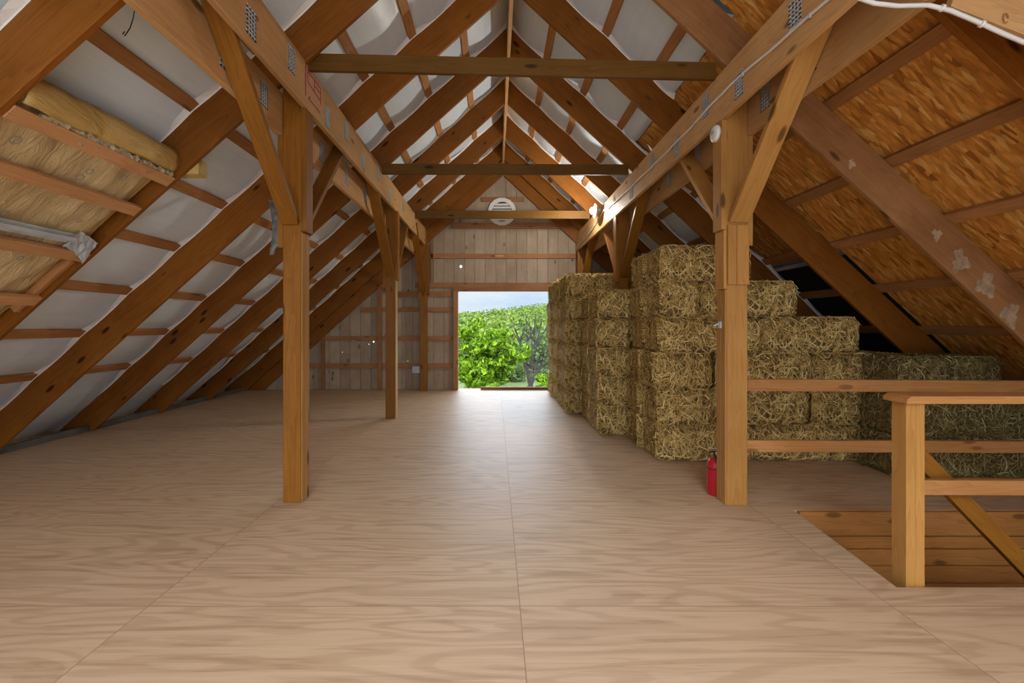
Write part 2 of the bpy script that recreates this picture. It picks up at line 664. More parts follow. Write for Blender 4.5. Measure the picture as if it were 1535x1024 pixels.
def slab(name, side, y0, y1, d0, d1, o0, o1, mat, label, cat, group=None):
    x0, z0 = under_d(side, d0)
    x1, z1 = under_d(side, d1)
    fr = frame(Vector(((x0 + x1) / 2, (y0 + y1) / 2, (z0 + z1) / 2)), (side, 0, -SL[side]), (0, 0, 1))
    ob = prism_xz(name, [(x0, z0 + o0), (x1, z1 + o0), (x1, z1 + o1), (x0, z0 + o1)], y0, y1, fr, mat)
    return tag(ob, label, cat, group)


slab('osb_panel', 1, -1.2, RY[1] - .002, .03, 5.5, OFF, OFF + .012, M['osb'], 'large orange flake-board roof panel between the two rafters nearest the camera', 'panel', 'flake-board roof panels')
slab('osb_panel', 1, RY[1] + .002, RY[2] - .002, 1.63, 5.5, OFF, OFF + .012, M['osb'], 'orange flake-board roof panel between the pale patched rafter and the next one behind', 'panel', 'flake-board roof panels')
slab('osb_panel', 1, RY[2] + .002, RY[3] - .002, 1.63, 3.32, OFF, OFF + .012, M['osb'], 'small farthest flake-board roof panel, above the black gap over the hay', 'panel', 'flake-board roof panels')
slab('roofing_infill', 1, RY[2] + .002, RY[3] - .002, 3.36, 5.5, OFF, OFF + .012, M['infill'], 'black roofing felt in the dark gap above the hay bales', 'roofing felt')  # plain black sheet closing the lower part of this bay
# bent metal edge at the dark gap
x, z = under_d(1, 3.34)
beam('metal_flashing', (x, RY[2] + .03, z + OFF - .03), (x, RY[3] - .03, z + OFF - .03), (1, 0, -.93), .012, .05, M['galv'])
tag(bpy.data.objects['metal_flashing'], 'thin grey metal flashing strip along top of the black gap', 'flashing')

# ================================================================== rafters


def rafter(k, side, y, za=RZ, mat=None, depth=RV, w=.038):
    s = SL[side]
    off = RX + side * .021
    zt0 = za - s * .021
    xe_b = RX + side * (za / s - .004)
    xe_t = RX + side * ((za + depth) / s - .004)
    poly = [(off, zt0), (xe_b, .004), (xe_t, .004), (off, zt0 + depth)]
    fr = frame(Vector(((off + xe_b) / 2, y, (zt0 + depth) / 2)), (side, 0, -s), (0, 0, 1))
    return prism_xz('roof_rafter', poly, y - w / 2, y + w / 2, fr, mat or M['rafter'], None, .003)


for side in (-1, 1):
    for k, y in enumerate(RY):
        pale = side == 1 and k == 1
        o = rafter(k, side, y, mat=M['rafter_pale'] if pale else None)
        if pale:
            lab = 'pale weathered roof rafter with grey patches, second from camera on slope over the hay'
        else:
            lab = f'reddish brown roof rafter, {ORD[k]} from the camera on the {SIDE_TXT[side]}'
        tag(o, lab, 'rafter', 'roof rafters ' + SIDE_TXT[side])
    o = rafter(9, side, 9.375, 4.43, None, .36)
    tag(o, f'low gable rafter flat against the plank end wall on the {SIDE_TXT[side]}', 'rafter', 'gable rafters')
# white strips along each rafter's top, painting in light that leaks past the sheet
M['leak'] = plain('white_light_leak', (.86, .86, .84), 0.6)
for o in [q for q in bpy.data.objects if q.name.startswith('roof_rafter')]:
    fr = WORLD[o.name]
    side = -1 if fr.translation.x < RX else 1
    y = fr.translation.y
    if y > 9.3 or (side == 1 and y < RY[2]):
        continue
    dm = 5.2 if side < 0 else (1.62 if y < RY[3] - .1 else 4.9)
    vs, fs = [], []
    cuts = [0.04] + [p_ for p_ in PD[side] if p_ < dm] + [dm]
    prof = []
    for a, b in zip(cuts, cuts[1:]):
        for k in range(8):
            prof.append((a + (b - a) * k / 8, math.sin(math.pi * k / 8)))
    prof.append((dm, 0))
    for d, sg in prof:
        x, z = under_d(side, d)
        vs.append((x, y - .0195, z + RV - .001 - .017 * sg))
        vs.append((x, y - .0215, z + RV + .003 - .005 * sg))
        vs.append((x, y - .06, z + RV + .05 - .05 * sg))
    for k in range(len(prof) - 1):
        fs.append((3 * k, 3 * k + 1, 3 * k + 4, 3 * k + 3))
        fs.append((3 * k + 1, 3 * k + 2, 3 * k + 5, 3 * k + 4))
    mesh_world('light_leak_strip', vs, fs, fr, M['leak'], o)
# grey worn patches on the pale rafter
for (px, py, r) in ((1277, 246, .045), (1440, 392, .11), (1478, 428, .12), (1515, 472, .11), (1405, 352, .06)):
    p = P(px, py, RY[1] - .0215)
    mb = MB()
    n = 30
    ph_ = random.uniform(0, 6)
    ring = []
    for i in range(n):
        a = 2 * math.pi * i / n
        rr = r * (.72 + .20 * math.sin(3 * a + ph_) + .12 * math.sin(7 * a + 2 * ph_) + random.uniform(-.07, .07))
        ring.append((p.x + rr * math.cos(a) * .75, RY[1] - .0195, p.z + rr * math.sin(a)))
    ring2 = [(a, RY[1] - .0208, c) for a, b, c in ring]
    mb.add(ring + ring2, [tuple(range(n)), tuple(range(n, 2 * n))] + [(i, (i + 1) % n, (i + 1) % n + n, i + n) for i in range(n)])
    if 'patch' not in M:
        M['patch'] = plain('grey_worn_patch', (.42, .29, .18), 0.8, 0, 0.35, 14)
    mb.build('worn_patch', M['patch'], [q for q in bpy.data.objects if q.get('label', '').startswith('pale weathered roof')][0], p)

o = boxy('ridge_board', RX - .02, RX + .02, BACK_Y, WALL_Y - .02, RZ - .035, RZ + RV + .02, M['header'], axis='y')
tag(o, 'thin ridge board running along the very top between the rafter pairs', 'ridge board')

# ================================================================== purlins
for side in (-1, 1):
    n = len(PD[side])
    for i, d in enumerate(PD[side]):
        x, z = under_d(side, d)
        zc = z + RV + .030
        upv = Vector((side * SL[side], 0, 1))
        o = beam('roof_purlin', (x, BACK_Y, zc), (x, WALL_Y - .03, zc), upv, .092, .036, M['purlin'], bevel=.002)
        tag(o, f'narrow wooden roof purlin, {ORD[n - 1 - i]} up from the floor on the {SIDE_TXT[side]}', 'purlin', 'roof purlins ' + SIDE_TXT[side])

# ================================================================== headers, ties
HI = {-1: (-1.452, -1.412), 1: (1.672, 1.712)}
HZ = {-1: (2.965, 3.30), 1: (2.855, 3.205)}
HO = {-1: (-1.640, -1.597), 1: (1.868, 1.908)}
HOZ = {-1: (2.76, 3.075), 1: (2.735, 3.06)}
HTXT = {-1: 'on the posts across the aisle from the hay', 1: 'on the posts beside the hay'}


def plate(parent, X, side, y, z, w=.115, h=.17):
    """toothed steel nail plate on a vertical face at X that looks along -side"""
    mb = MB()
    t = .003
    xa, xb = (X, X + t) if side < 0 else (X - t, X)
    nx, nz = 4, 7
    for i in range(nx):
        mb.box(xa, xb, y - w / 2 + w * i / nx, y - w / 2 + w * (i + .62) / nx, z - h / 2, z + h / 2)
    for j in range(nz):
        mb.box(xa, xb, y - w / 2, y + w / 2 * .81, z - h / 2 + h * j / nz, z - h / 2 + h * (j + .45) / nz)
    return mb.build('nail_plate', M['galv'], parent, (X, y, z))


HEAD = {}
for side in (-1, 1):
    x0, x1 = HI[side]
    o = boxy('header_beam', x0, x1, BACK_Y, 9.40, HZ[side][0], HZ[side][1], M['header'], axis='y')
    tag(o, {-1: 'long pale header beam with a red stencil mark, across the aisle from hay',
            1: 'long pale header beam with white cable and lamp, on posts beside the hay'}[side], 'beam')
    HEAD[side] = o
    face = x1 if side < 0 else x0
    ys = [2.64, 3.16, 3.84, 4.33, 4.88, 5.5, 6.1, 7.0] if side < 0 else [2.03, 2.54, 3.12, 3.62, 4.2, 4.85, 5.6, 6.4]
    for j, y in enumerate(ys):
        plate(o, face, side, y, (HZ[side][0] + HZ[side][1]) / 2 + (.04 if j % 2 else -.05))
    x0, x1 = HO[side]
    o2 = boxy('header_beam', x0, x1, BACK_Y, 9.36, HOZ[side][0], HOZ[side][1], M['header'], axis='y')
    tag(o2, {-1: 'lower outer header beam behind the one with the red stencil mark', 1: 'lower outer header beam behind the one carrying the white cable'}[side], 'beam')
    for j, y in enumerate([2.7, 3.15, 4.2, 4.9, 5.6, 6.9]):
        plate(o2, x1 if side < 0 else x0, side, y, (HOZ[side][0] + HOZ[side][1]) / 2 + .01)

# red stencil mark on the stencilled header: pale wash, boxed strokes, loose bar
fx = HI[-1][1]
ya, yb, za, zb = 3.39, 3.72, 3.015, 3.275
mb = MB()
mb.box(fx, fx + .0012, ya, yb, za + .01, zb)
mb.build('stencil_wash', M['stencil_wash'], HEAD[-1], (fx, ya, za))
mb = MB()
q = .012


def stroke(y0, z0, y1, z1):
    d = Vector((0, y1 - y0, z1 - z0))
    L = d.length
    d.normalize()
    n = Vector((0, -d.z, d.y)) * q / 2
    a, b = Vector((0, y0, z0)), Vector((0, y1, z1))
    pts = [a - n, b - n, b + n, a + n]
    mb.add([(fx + .001, p.y, p.z) for p in pts] + [(fx + .0024, p.y, p.z) for p in pts],
           [(0, 1, 2, 3), (7, 6, 5, 4), (0, 4, 5, 1), (1, 5, 6, 2), (2, 6, 7, 3), (3, 7, 4, 0)])


stroke(ya, za + .03, ya, zb)
stroke(ya + .03, zb - .03, yb - .04, zb - .03)
stroke(yb - .04, zb - .03, yb - .04, za + .10)
stroke(ya + .03, zb - .03, ya + .05, za + .15)
stroke(ya + .05, za + .15, yb - .04, za + .13)
stroke((ya + yb) / 2, zb - .03, (ya + yb) / 2, za + .14)
stroke((ya + yb) / 2, za + .19, yb - .04, za + .19)
stroke(ya + .05, za + .035, yb - .05, za + .03)
stroke(ya + .08, za + .06, ya + .05, za + .03)
mb.build('stencil_mark', M['stencil'], HEAD[-1], (fx, ya, za))

for k, (Y, zl, zr, h) in enumerate(((3.45, 3.322, 3.253, .128), (5.70, 3.288, 3.279, .130), (8.02, 3.286, 3.279, .140))):
    o = beam('collar_tie', (-1.41, Y, zl), (1.668, Y, zr), (0, 0, 1), .038, h, M['tie'])
    tag(o, ['dark collar tie spanning between the headers, nearest the camera and highest in view', 'middle collar tie spanning between the two header beams',
            'farthest collar tie, crossing in front of the round white vent'][k], 'collar tie', 'collar ties between the headers')

# ================================================================== posts


def post(x0, x1, y0, y1, side, mat, label, zbrace, far=True, near=True, ledger=True):
    e = empty('timber_post', ((x0 + x1) / 2, (y0 + y1) / 2, 0))
    tag(e, label, 'post', 'timber posts under the header beams')
    zt = HZ[side][1] - .02
    boxy('shaft', x0, x1, y0, y1, 0, zt, mat, e, 'z', .004)
    # planks that carry the two headers
    xi = (x1, x1 + .039) if side < 0 else (x0 - .039, x0)
    xo = (x0 - .04, x0) if side < 0 else (x1, x1 + .04)
    boxy('bearing_plank', xi[0], xi[1], y0, y1, zbrace - .04, HZ[side][0] - .003, mat, e, 'z')
    boxy('bearing_plank', xo[0], xo[1], y0, y1, zbrace - .16, HOZ[side][0] - .003, mat, e, 'z')
    xc = (x0 + x1) / 2
    w = (x1 - x0) - .012
    ztop = HZ[side][0] - .02
    run = ztop - zbrace
    if near:
        beam('knee_brace', (xc, y0 - .018, zbrace + .02), (xc, y0 - run * .98 - .16, ztop + .215), (0, -1, -1), w, .042, mat, e)
    if far:
        beam('knee_brace', (xc, y1 + .018, zbrace + .02), (xc, y1 + run * .98 + .16, ztop + .215), (0, 1, -1), w, .042, mat, e)
    return e


e1 = post(-1.590, -1.455, 3.41, 3.54, -1, M['post'], 'dark amber timber post standing alone on open floor, nearest across from the hay', 2.075)
e2 = post(-1.560, -1.422, 6.48, 6.61, -1, M['post'], 'amber timber post standing midway down the open floor, second across from hay', 2.02)
e3 = post(-1.520, -1.385, 9.21, 9.34, -1, M['post'], 'timber post against the plank end wall beside the grey electrical box', 2.0, far=False)
e4 = post(1.712, 1.866, 3.36, 3.495, 1, M['post_gold'], 'golden timber post beside the red fire extinguisher', 2.08)
e5 = post(1.712, 1.850, 6.30, 6.43, 1, M['post'], 'timber post rising behind the second hay stack near the lit lamp', 1.98)
e6 = post(1.712, 1.850, 9.21, 9.34, 1, M['post'], 'timber post against the end wall behind the farthest hay stacks', 2.0, far=False)
# extra short planks on the golden post's front and side
boxy('bearing_plank', 1.712, 1.775, 3.338, 3.36, 1.63, 2.07, M['post_gold'], e4, 'z')
boxy('bearing_plank', 1.777, 1.866, 3.338, 3.36, 1.63, 2.07, M['post_gold'], e4, 'z')
boxy('bearing_plank', 1.690, 1.7115, 3.36, 3.495, 1.60, 2.038, M['post_gold'], e4, 'z')
# fine plank lines up the near posts are separate laminations
boxy('lamination', -1.4545, -1.446, 3.413, 3.47, .004, 2.03, M['post_gold'], e1, 'z', .002)
boxy('lamination', -1.4545, -1.443, 3.475, 3.537, .004, 2.03, M['post_gold'], e1, 'z', .002)
boxy('lamination', -1.4215, -1.412, 6.483, 6.606, .004, 1.975, M['header'], e2, 'z', .002)
boxy('lamination', 1.700, 1.7115, 3.363, 3.42, .004, 1.595, M['post_gold'], e4, 'z', .002)
boxy('lamination', 1.700, 1.7115, 3.425, 3.49, .004, 1.595, M['post_gold'], e4, 'z', .002)

# round white alarm on the golden post
p = (1.672, 3.428, 2.775)
o = lathe('smoke_alarm', [(.062, 0), (.062, .018), (.052, .028), (.03, .032), (.0, .032)], p, M['white_plastic'], axis=(-1, 0, 0))
tag(o, 'small round white alarm disc high on the golden post', 'alarm')
lathe('alarm_grille', [(.018, .032), (.018, .036), (.0, .036)], p, M['grey_plastic'], o, 16, (-1, 0, 0))
# small metal hook on the same post
e = empty('metal_hook', P(1078, 487, 3.43))
tag(e, 'small silver hook sticking out of the golden post at bale height', 'hook')
pp = [P(1081, 486, 3.43), P(1075, 486, 3.43), P(1070, 489, 3.43)]
pp[0].x = 1.70
tube('hook_arm', pp, .006, M['galv'], e)
boxy('hook_plate', 1.690, 1.6995, 3.41, 3.45, EYE - .02, EYE + .03, M['galv'], e, 'z', .001)

# ================================================================== end wall with the loading door


def W(x, y, Y=WALL_Y):
    p = P(x, y, Y)
    return p.x, p.z


DX0, DZ1 = W(687, 437)
DX1, _ = W(824, 437)
holes = [(513, 528), (530, 510.5), (559.5, 512.5), (556, 516), (611.6, 541), (685, 399.5)]
HR = [.012, .012, .022, .012, .020, .024]
mb = MB()
mb2 = MB()
pw = .216
x = -5.6
edges = []
while x < 5.8:
    edges.append((x, x + pw))
    x += pw
for a, b in edges:
    a2, b2 = a + .0035, b - .0035
    cuts = [(a2, b2)]
    if a2 < DX0 < b2:
        cuts = [(a2, DX0), (DX0, b2)]
    elif a2 < DX1 < b2:
        cuts = [(a2, DX1), (DX1, b2)]
    for u, v in cuts:
        mid = (u + v) / 2
        zt_u, zt_v = under(u) + OFF + .05, under(v) + OFF + .05
        z0 = DZ1 if DX0 <= mid <= DX1 else -.05
        if max(zt_u, zt_v) <= z0 + .02:
            continue
        y0, y1 = WALL_Y, WALL_Y + .022
        hs = sorted((W(hx, hy)[1], min(max(W(hx, hy)[0], u + r + .028), v - r - .028), r) for (hx, hy), r in zip(holes, HR) if a <= W(hx, hy)[0] < b and v - u > .12)
        zc = z0
        for hz, hxx, r in hs:
            mb.box(u, v, y0, y1, zc, hz - r)
            mb.box(u, hxx - r, y0, y1, hz - r, hz + r)
            mb.box(hxx + r, v, y0, y1, hz - r, hz + r)
            # chamfered corners make the knot hole round
            for sx in (-1, 1):
                for sz in (-1, 1):
                    cx, cz = hxx + sx * r, hz + sz * r
                    tri = [(cx, cz), (cx - sx * r * .62, cz), (cx, cz - sz * r * .62)]
                    mb.add([(q_[0], y0, q_[1]) for q_ in tri] + [(q_[0], y1, q_[1]) for q_ in tri],
                           [(0, 1, 2), (5, 4, 3), (0, 3, 4, 1), (1, 4, 5, 2), (2, 5, 3, 0)])
            zc = hz + r
        mb.add([(u, y0, zc), (v, y0, zc), (v, y0, zt_v), (u, y0, zt_u), (u, y1, zc), (v, y1, zc), (v, y1, zt_v), (u, y1, zt_u)],
               [(0, 1, 2, 3), (7, 6, 5, 4), (0, 4, 5, 1), (1, 5, 6, 2), (2, 6, 7, 3), (3, 7, 4, 0)])
    zt = min(under(b - .02), under(b + .02)) + OFF
    z0 = DZ1 if DX0 - .02 <= b <= DX1 + .02 else -.05
    if zt > z0:
        mb2.box(b - .02, b + .02, WALL_Y + .022, WALL_Y + .036, z0, zt)
wall = mb.build('wall_back', M['siding'])
tag(wall, kind='structure')
mb2.build('outer_batten', M['siding'], wall)

GY0, GY1 = WALL_Y - .042, WALL_Y - .001


def girt(x0, x1, ya, yb, name='wall_girt', y0=GY0, y1=GY1, ax='x', mat='girt'):
    xa, za = W(x0, yb, WALL_Y - .03)
    xb, zb = W(x1, ya, WALL_Y - .03)
    return boxy(name, xa, xb, y0, y1, max(za, 0.003), zb, M[mat], wall, ax, .002)


girt(722, 786, 296, 302)
girt(676, 838, 334, 342.5)
girt(645, 865, 380.5, 387.5)
girt(622, 868, 424, 431.5)
girt(590, 682, 437, 445)
girt(540, 682, 461, 467.5)
girt(484, 682, 504, 510.5)
girt(440, 682, 545, 552.5)
girt(420, 682, 584.5, 588.5)
girt(866.5, 1000, 380.5, 387.5)
girt(846, 1060, 461, 467.5)
girt(846, 1110, 504, 510.5)
girt(846, 1150, 545, 552.5)
# studs stand in front of the girts
SY0, SY1 = GY0 - .045, GY0 - .001
girt(482, 487.5, 484, 589, 'wall_stud', SY0, SY1, 'z')
girt(567, 573, 402, 589, 'wall_stud', SY0, SY1, 'z')
girt(941, 947, 402, 589, 'wall_stud', SY0, SY1, 'z')
girt(1026, 1032, 484, 589, 'wall_stud', SY0, SY1, 'z')
girt(646, 649, 345, 424, 'wall_stud', GY0, GY1, 'z')
girt(863, 866, 345, 424, 'wall_stud', GY0, GY1, 'z')
# little pale block nailed to a girt
girt(742, 755, 382.5, 385, 'nailed_block', GY0 - .012, GY0 - .0005, 'x', 'header')

# door frame
fr_ = bpy.data.objects.new('door_1', None)
COL.objects.link(fr_)
fr_.location = ((DX0 + DX1) / 2, WALL_Y, 0)
WORLD[fr_.name] = Matrix.Translation(fr_.location)
tag(fr_, kind='structure')
jy0, jy1 = WALL_Y - .10, WALL_Y + .03
boxy('door_jamb', DX0 - .095, DX0, jy0, jy1, .003, DZ1, M['girt'], fr_, 'z')
boxy('door_jamb', DX1, DX1 + .095, jy0, jy1, .003, DZ1, M['girt'], fr_, 'z')
boxy('door_head', DX0 - .095, DX1 + .095, jy0, jy1, DZ1, DZ1 + .075, M['girt'], fr_, 'x')
sx0, _ = W(720.5, 500)
boxy('door_threshold', sx0, DX1 - .003, WALL_Y - .02, WALL_Y + .06, .001, .05, M['girt'], fr_, 'x')
boxy('door_sill', DX0 + .002, DX1 - .002, WALL_Y + .051, WALL_Y + .20, -.05, -.001, M['header'], fr_, 'x')

# vent high in the gable
vx, vz = W(752.5, 318)
e = empty('gable_vent', (vx, WALL_Y - .02, vz))
tag(e, 'round white louvred vent high on the plank end wall', 'vent')
R = .29
n = 16
ring_o = [(vx + R * math.cos(math.pi / 16 + i * math.pi / 8), vz + R * math.sin(math.pi / 16 + i * math.pi / 8)) for i in range(n)]
ring_i = [(vx + .72 * R * math.cos(math.pi / 16 + i * math.pi / 8), vz + .72 * R * math.sin(math.pi / 16 + i * math.pi / 8)) for i in range(n)]
mb = MB()
y0, y1 = WALL_Y - .045, WALL_Y - .002
for i in range(n):
    j = (i + 1) % n
    q4 = [ring_o[i], ring_o[j], ring_i[j], ring_i[i]]
    mb.add([(a, y0, b) for a, b in q4] + [(a, y1, b) for a, b in q4],
           [(0, 1, 2, 3), (7, 6, 5, 4), (0, 4, 5, 1), (1, 5, 6, 2), (2, 6, 7, 3), (3, 7, 4, 0)])
mb.build('vent_frame', M['white_plastic'], e, (vx, WALL_Y, vz))
mb = MB()
for i in range(n):
    pass
mb.add([(a, WALL_Y - .004, b) for a, b in ring_i], [tuple(range(n))])
mb.build('vent_backing', M['black'], e, (vx, WALL_Y, vz))
for i in range(6):
    z = vz - .16 + i * .062
    hw = .19 if abs(z - vz) < .09 else .145
    beam('louvre', (vx - hw, WALL_Y - .025, z), (vx + hw, WALL_Y - .025, z), (0, -.6, 1), .006, .045, M['white_plastic'], e, .001)

# electrical box with conduit
x0, z1 = W(619, 548)
x1, z0 = W(631, 559)
e = empty('electrical_box', ((x0 + x1) / 2, GY0 - .04, z0))
tag(e, 'grey electrical box with a thin conduit down to the floor on the end wall', 'electrical box')
boxy('box_body', x0, x1, GY0 - .075, GY0 - .002, z0, z1, M['grey_plastic'], e, 'z', .006)
boxy('box_cover', x0 + .008, x1 - .008, GY0 - .083, GY0 - .0755, z0 + .008, z1 - .008, M['galv'], e, 'z', .002)
tube('conduit', [(x1 - .025, GY0 - .03, z0), (x1 - .025, GY0 - .03, .003)], .013, M['grey_plastic'], e)

# thin dark eave boards where the roof meets the floor
for s, nm in ((-1, 'trim_1'), (1, 'trim_2')):
    xb = RX + s * (RZ / SL[s] + .03)
    o = boxy(nm, min(xb, xb + s * .04), max(xb, xb + s * .04), BACK_Y, WALL_Y - .1, .001, .075, M['dark_edge'], axis='y')
    tag(o, kind='structure')

# ================================================================== insulation on the near bay across from the hay


def batt(y0, y1, d0, d1, label, seed):
    rng = random.Random(seed)
    e = empty('insulation_batt', (under_d(-1, d0)[0], (y0 + y1) / 2, under_d(-1, d0)[1]))
    tag(e, label, 'insulation', 'insulation batts')
    s = -1
    # wrinkled kraft face
    nd, ny = 70, 40
    vs, fs = [], []
    ph = [rng.uniform(0, 6) for _ in range(8)]
    for j in range(ny + 1):
        y = y0 + (y1 - y0) * j / ny
        ey = min(j, ny - j) / ny
        for i in range(nd + 1):
            d = d0 + (d1 - d0) * i / nd
            xx, zz_ = under_d(s, d)
            w = .016 * math.sin(11 * y + 2.2 * math.sin(d * 3 + ph[0]) + ph[1]) + .010 * math.sin(27 * y + 9 * d + 3 * math.sin(5 * d + ph[2]))
            w += .006 * math.sin(55 * d + 8 * y + ph[3])
            edge = .05 * math.exp(-(ey / .05) ** 2)
            vs.append((xx, y, zz_ + .085 + w + edge))
    for j in range(ny):
        for i in range(nd):
            a = j * (nd + 1) + i
            fs.append((a, a + 1, a + nd + 2, a + nd + 1))
    xm, zm = under_d(s, (d0 + d1) / 2)
    fr = frame(Vector((xm, (y0 + y1) / 2, zm)), (s, 0, -SL[s]), (0, 0, 1))
    mesh_world('kraft_facing', vs, fs, fr, M['kraft'], e, 0, True)
    # fibre body behind it
    x0_, z0_ = under_d(s, d0)
    x1_, z1_ = under_d(s, d1)
    prism_xz('fibre_body', [(x0_ - .012, z0_ + .11), (x1_, z1_ + .14), (x1_, z1_ + RV - .004), (x0_ - .42, z0_ - .378 + RV - .004)], y0 + .01, y1 - .01, fr, M['batt'], e, .01)
    return e


b1 = batt(RY[0] + .03, RY[1] - .03, 2.52, 4.95, 'yellow kraft-faced insulation batt filling the bay between the two nearest rafters', 3)
b0 = batt(1.10, RY[0] - .03, 2.64, 4.95, 'yellow insulation batt in the corner bay nearest the camera', 5)
# folded yellow edge of the batt
mbf = MB()
for k in range(2):
    pass
ye, yf = RY[0] + .03, RY[1] - .024
n = 24
vs, fs = [], []
for j in range(n + 1):
    t = j / n
    y = ye + (yf - ye) * t
    for i, (dd, oo) in enumerate(((2.60, .20), (2.53, .195), (2.515, .14), (2.515, .09), (2.52, .045), (2.545, .035))):
        xx, zz_ = under_d(-1, dd - .03 * (1 - t))
        w = .005 * math.sin(9 * y + i * 1.3) + .003 * math.sin(31 * y + i)
        vs.append((xx + w, y, zz_ + oo - .05 * (1 - t) + w * .5))
for j in range(n):
    for i in range(5):
        a = j * 6 + i
        fs.append((a, a + 1, a + 7, a + 6))
fr = frame(Vector((under_d(-1, 2.4)[0], (ye + yf) / 2, under_d(-1, 2.4)[1])), (0, 1, 0), (0, 0, 1))
o = mesh_world('folded_edge', vs, fs, fr, M['batt'], b1, 0, True)
sm = o.modifiers.new('thick', 'SOLIDIFY')
sm.thickness = .010
# flap of the same yellow paper boxed round the underside of the rafter
p0 = under_d(-1, 2.56)
p0 = (p0[0], p0[1] + .06)
mbf = MB()
mbf.box(p0[0] - .02, p0[0] + .16, RY[1] + .0215, RY[1] + .0315, p0[1] + .01, p0[1] + .125)
mbf.box(p0[0] + .152, p0[0] + .16, RY[1] + .0315, RY[1] + .12, p0[1] + .015, p0[1] + .12)
mbf.box(p0[0] - .02, p0[0] + .16, RY[1] + .0215, RY[1] + .12, p0[1] + .002, p0[1] + .0095)
mbf.build('folded_flap', M['batt'], b1, (p0[0], RY[1], p0[1]))
# torn crumpled lip
vs, fs = [], []
rng = random.Random(4)
n = 46
for j in range(n + 1):
    y = ye + .10 + (RY[1] - .06 - ye - .10) * j / n
    for i in range(6):
        dd = 2.525 + .012 * i
        xx, zz_ = under_d(-1, dd)
        vs.append((xx + rng.uniform(-.004, .004), y, zz_ + .004 + rng.uniform(-.012, .012)))
for j in range(n):
    for i in range(5):
        a = j * 6 + i
        fs.append((a, a + 1, a + 7, a + 6))
if 'torn' not in M:
    M['torn'] = plain('torn_foil_paper', (.42, .35, .24), 0.45, 0, 0.5, 30)
o = mesh_world('torn_paper_lip', vs, fs, fr, M['torn'], b1)

# printed rings and block strokes on the paper
mb = MB()
fr1 = WORLD[[c for c in b1.children if c.name.startswith('kraft')][0].name]


def on_kraft(y, d, o_=.055):
    xx, zz_ = under_d(-1, d)
    return Vector((xx, y, zz_ + o_))


def ring_mark(y, d, r, t=.008):
    n_ = 14
    vs_, fs_ = [], []
    for i in range(n_):
        a = 2 * math.pi * i / n_
        for rr in (r, r - t):
            vs_.append(on_kraft(y + rr * math.cos(a), d + rr * .74 * math.sin(a)))
    for i in range(n_):
        j = (i + 1) % n_
        fs_.append((2 * i, 2 * j, 2 * j + 1, 2 * i + 1))
    mm_ = MB()
    mm_.add(vs_, fs_)
    mm_.build('printed_mark', M['print'], b1, fr=fr1)


def dash_mark(y, d, ly, ld):
    mb.add([on_kraft(y, d), on_kraft(y + ly, d), on_kraft(y + ly, d + ld), on_kraft(y, d + ld)], [(0, 1, 2, 3)])


for (yy, dd, r) in ((2.86, 2.78, .026), (2.88, 2.735, .024), (2.70, 3.08, .026), (3.12, 3.02, .018), (2.42, 2.72, .03), (2.46, 3.42, .03), (3.02, 3.32, .02), (3.10, 2.70, .026)):
    ring_mark(yy, dd, r)
for k in range(7):
    yb_, db_ = 2.50 + .018 * (k % 2), 2.93 + .035 * k
    mb = MB()
    dash_mark(yb_, db_, .05, .006)
    dash_mark(yb_, db_, .006, .022)
    dash_mark(yb_ + .045, db_ + .008, .006, .018)
    mb.build('printed_mark', M['print'], b1, fr=fr1)

# furring strips under the batts
for i, (d, dsc) in enumerate(((2.585, 'uppermost orange furring strip nailed under the yellow insulation, below its torn edge'), (2.83, 'second orange furring strip down under the yellow insulation'),
                              (3.21, 'orange furring strip under the yellow insulation, just below the silver metal channel'), (3.57, 'lowest orange furring strip in view under the yellow insulation'))):
    x, z = under_d(-1, d)
    o = beam('furring_strip', (x, RY[0] + .022, z + .018), (x, RY[1] - .022, z + .018), (-SL[-1], 0, 1), .085, .034, M['furring'], bevel=.002)
    tag(o, dsc, 'furring strip', 'furring strips under the insulation')
# short sloping cleats on the rafter side
for (da, db, lab) in ((3.30, 3.72, 'short wooden cleat nailed beside the rafter below the silver channel'),):
    xa, za_ = under_d(-1, da)
    xb, zb_ = under_d(-1, db)
    o = beam('cleat', (xa, RY[1] - .042, za_ + .085), (xb, RY[1] - .042, zb_ + .085), (0, 0, 1), .036, .06, M['purlin'])
    tag(o, lab, 'cleat')
# silver channel
x, z = under_d(-1, 3.10)
e = empty('metal_channel', (x, RY[0] + .1, z))
tag(e, 'silver sheet metal channel crossing the yellow insulation with a crumpled end', 'metal channel')
beam('channel_web', (x, RY[0] + .03, z + .012), (x, RY[1] - .26, z + .012), (-SL[-1], 0, 1), .085, .006, M['galv'], e, .001)
beam('channel_flange', (x + .033, RY[0] + .03, z + .0), (x + .033, RY[1] - .26, z + .0), (1, 0, 1), .004, .03, M['galv'], e, .001)
vs, fs = [], []
rng = random.Random(8)
for j in range(9):
    y = RY[1] - .26 + .026 * j
    for i in range(7):
        dd = 3.045 + .019 * i + .05 * (j / 8) ** 2
        xx, zz_ = under_d(-1, dd)
        vs.append((xx + rng.uniform(-.006, .006), y + rng.uniform(-.005, .005), zz_ + .008 - .05 * (j / 8) ** 2 * (i / 6) + rng.uniform(-.010, .010)))
for j in range(8):
    for i in range(6):
        a = j * 7 + i
        fs.append((a, a + 1, a + 8, a + 7))
mesh_world('crumpled_end', vs, fs, Matrix.Translation(Vector(vs[0])), M['galv'], e)
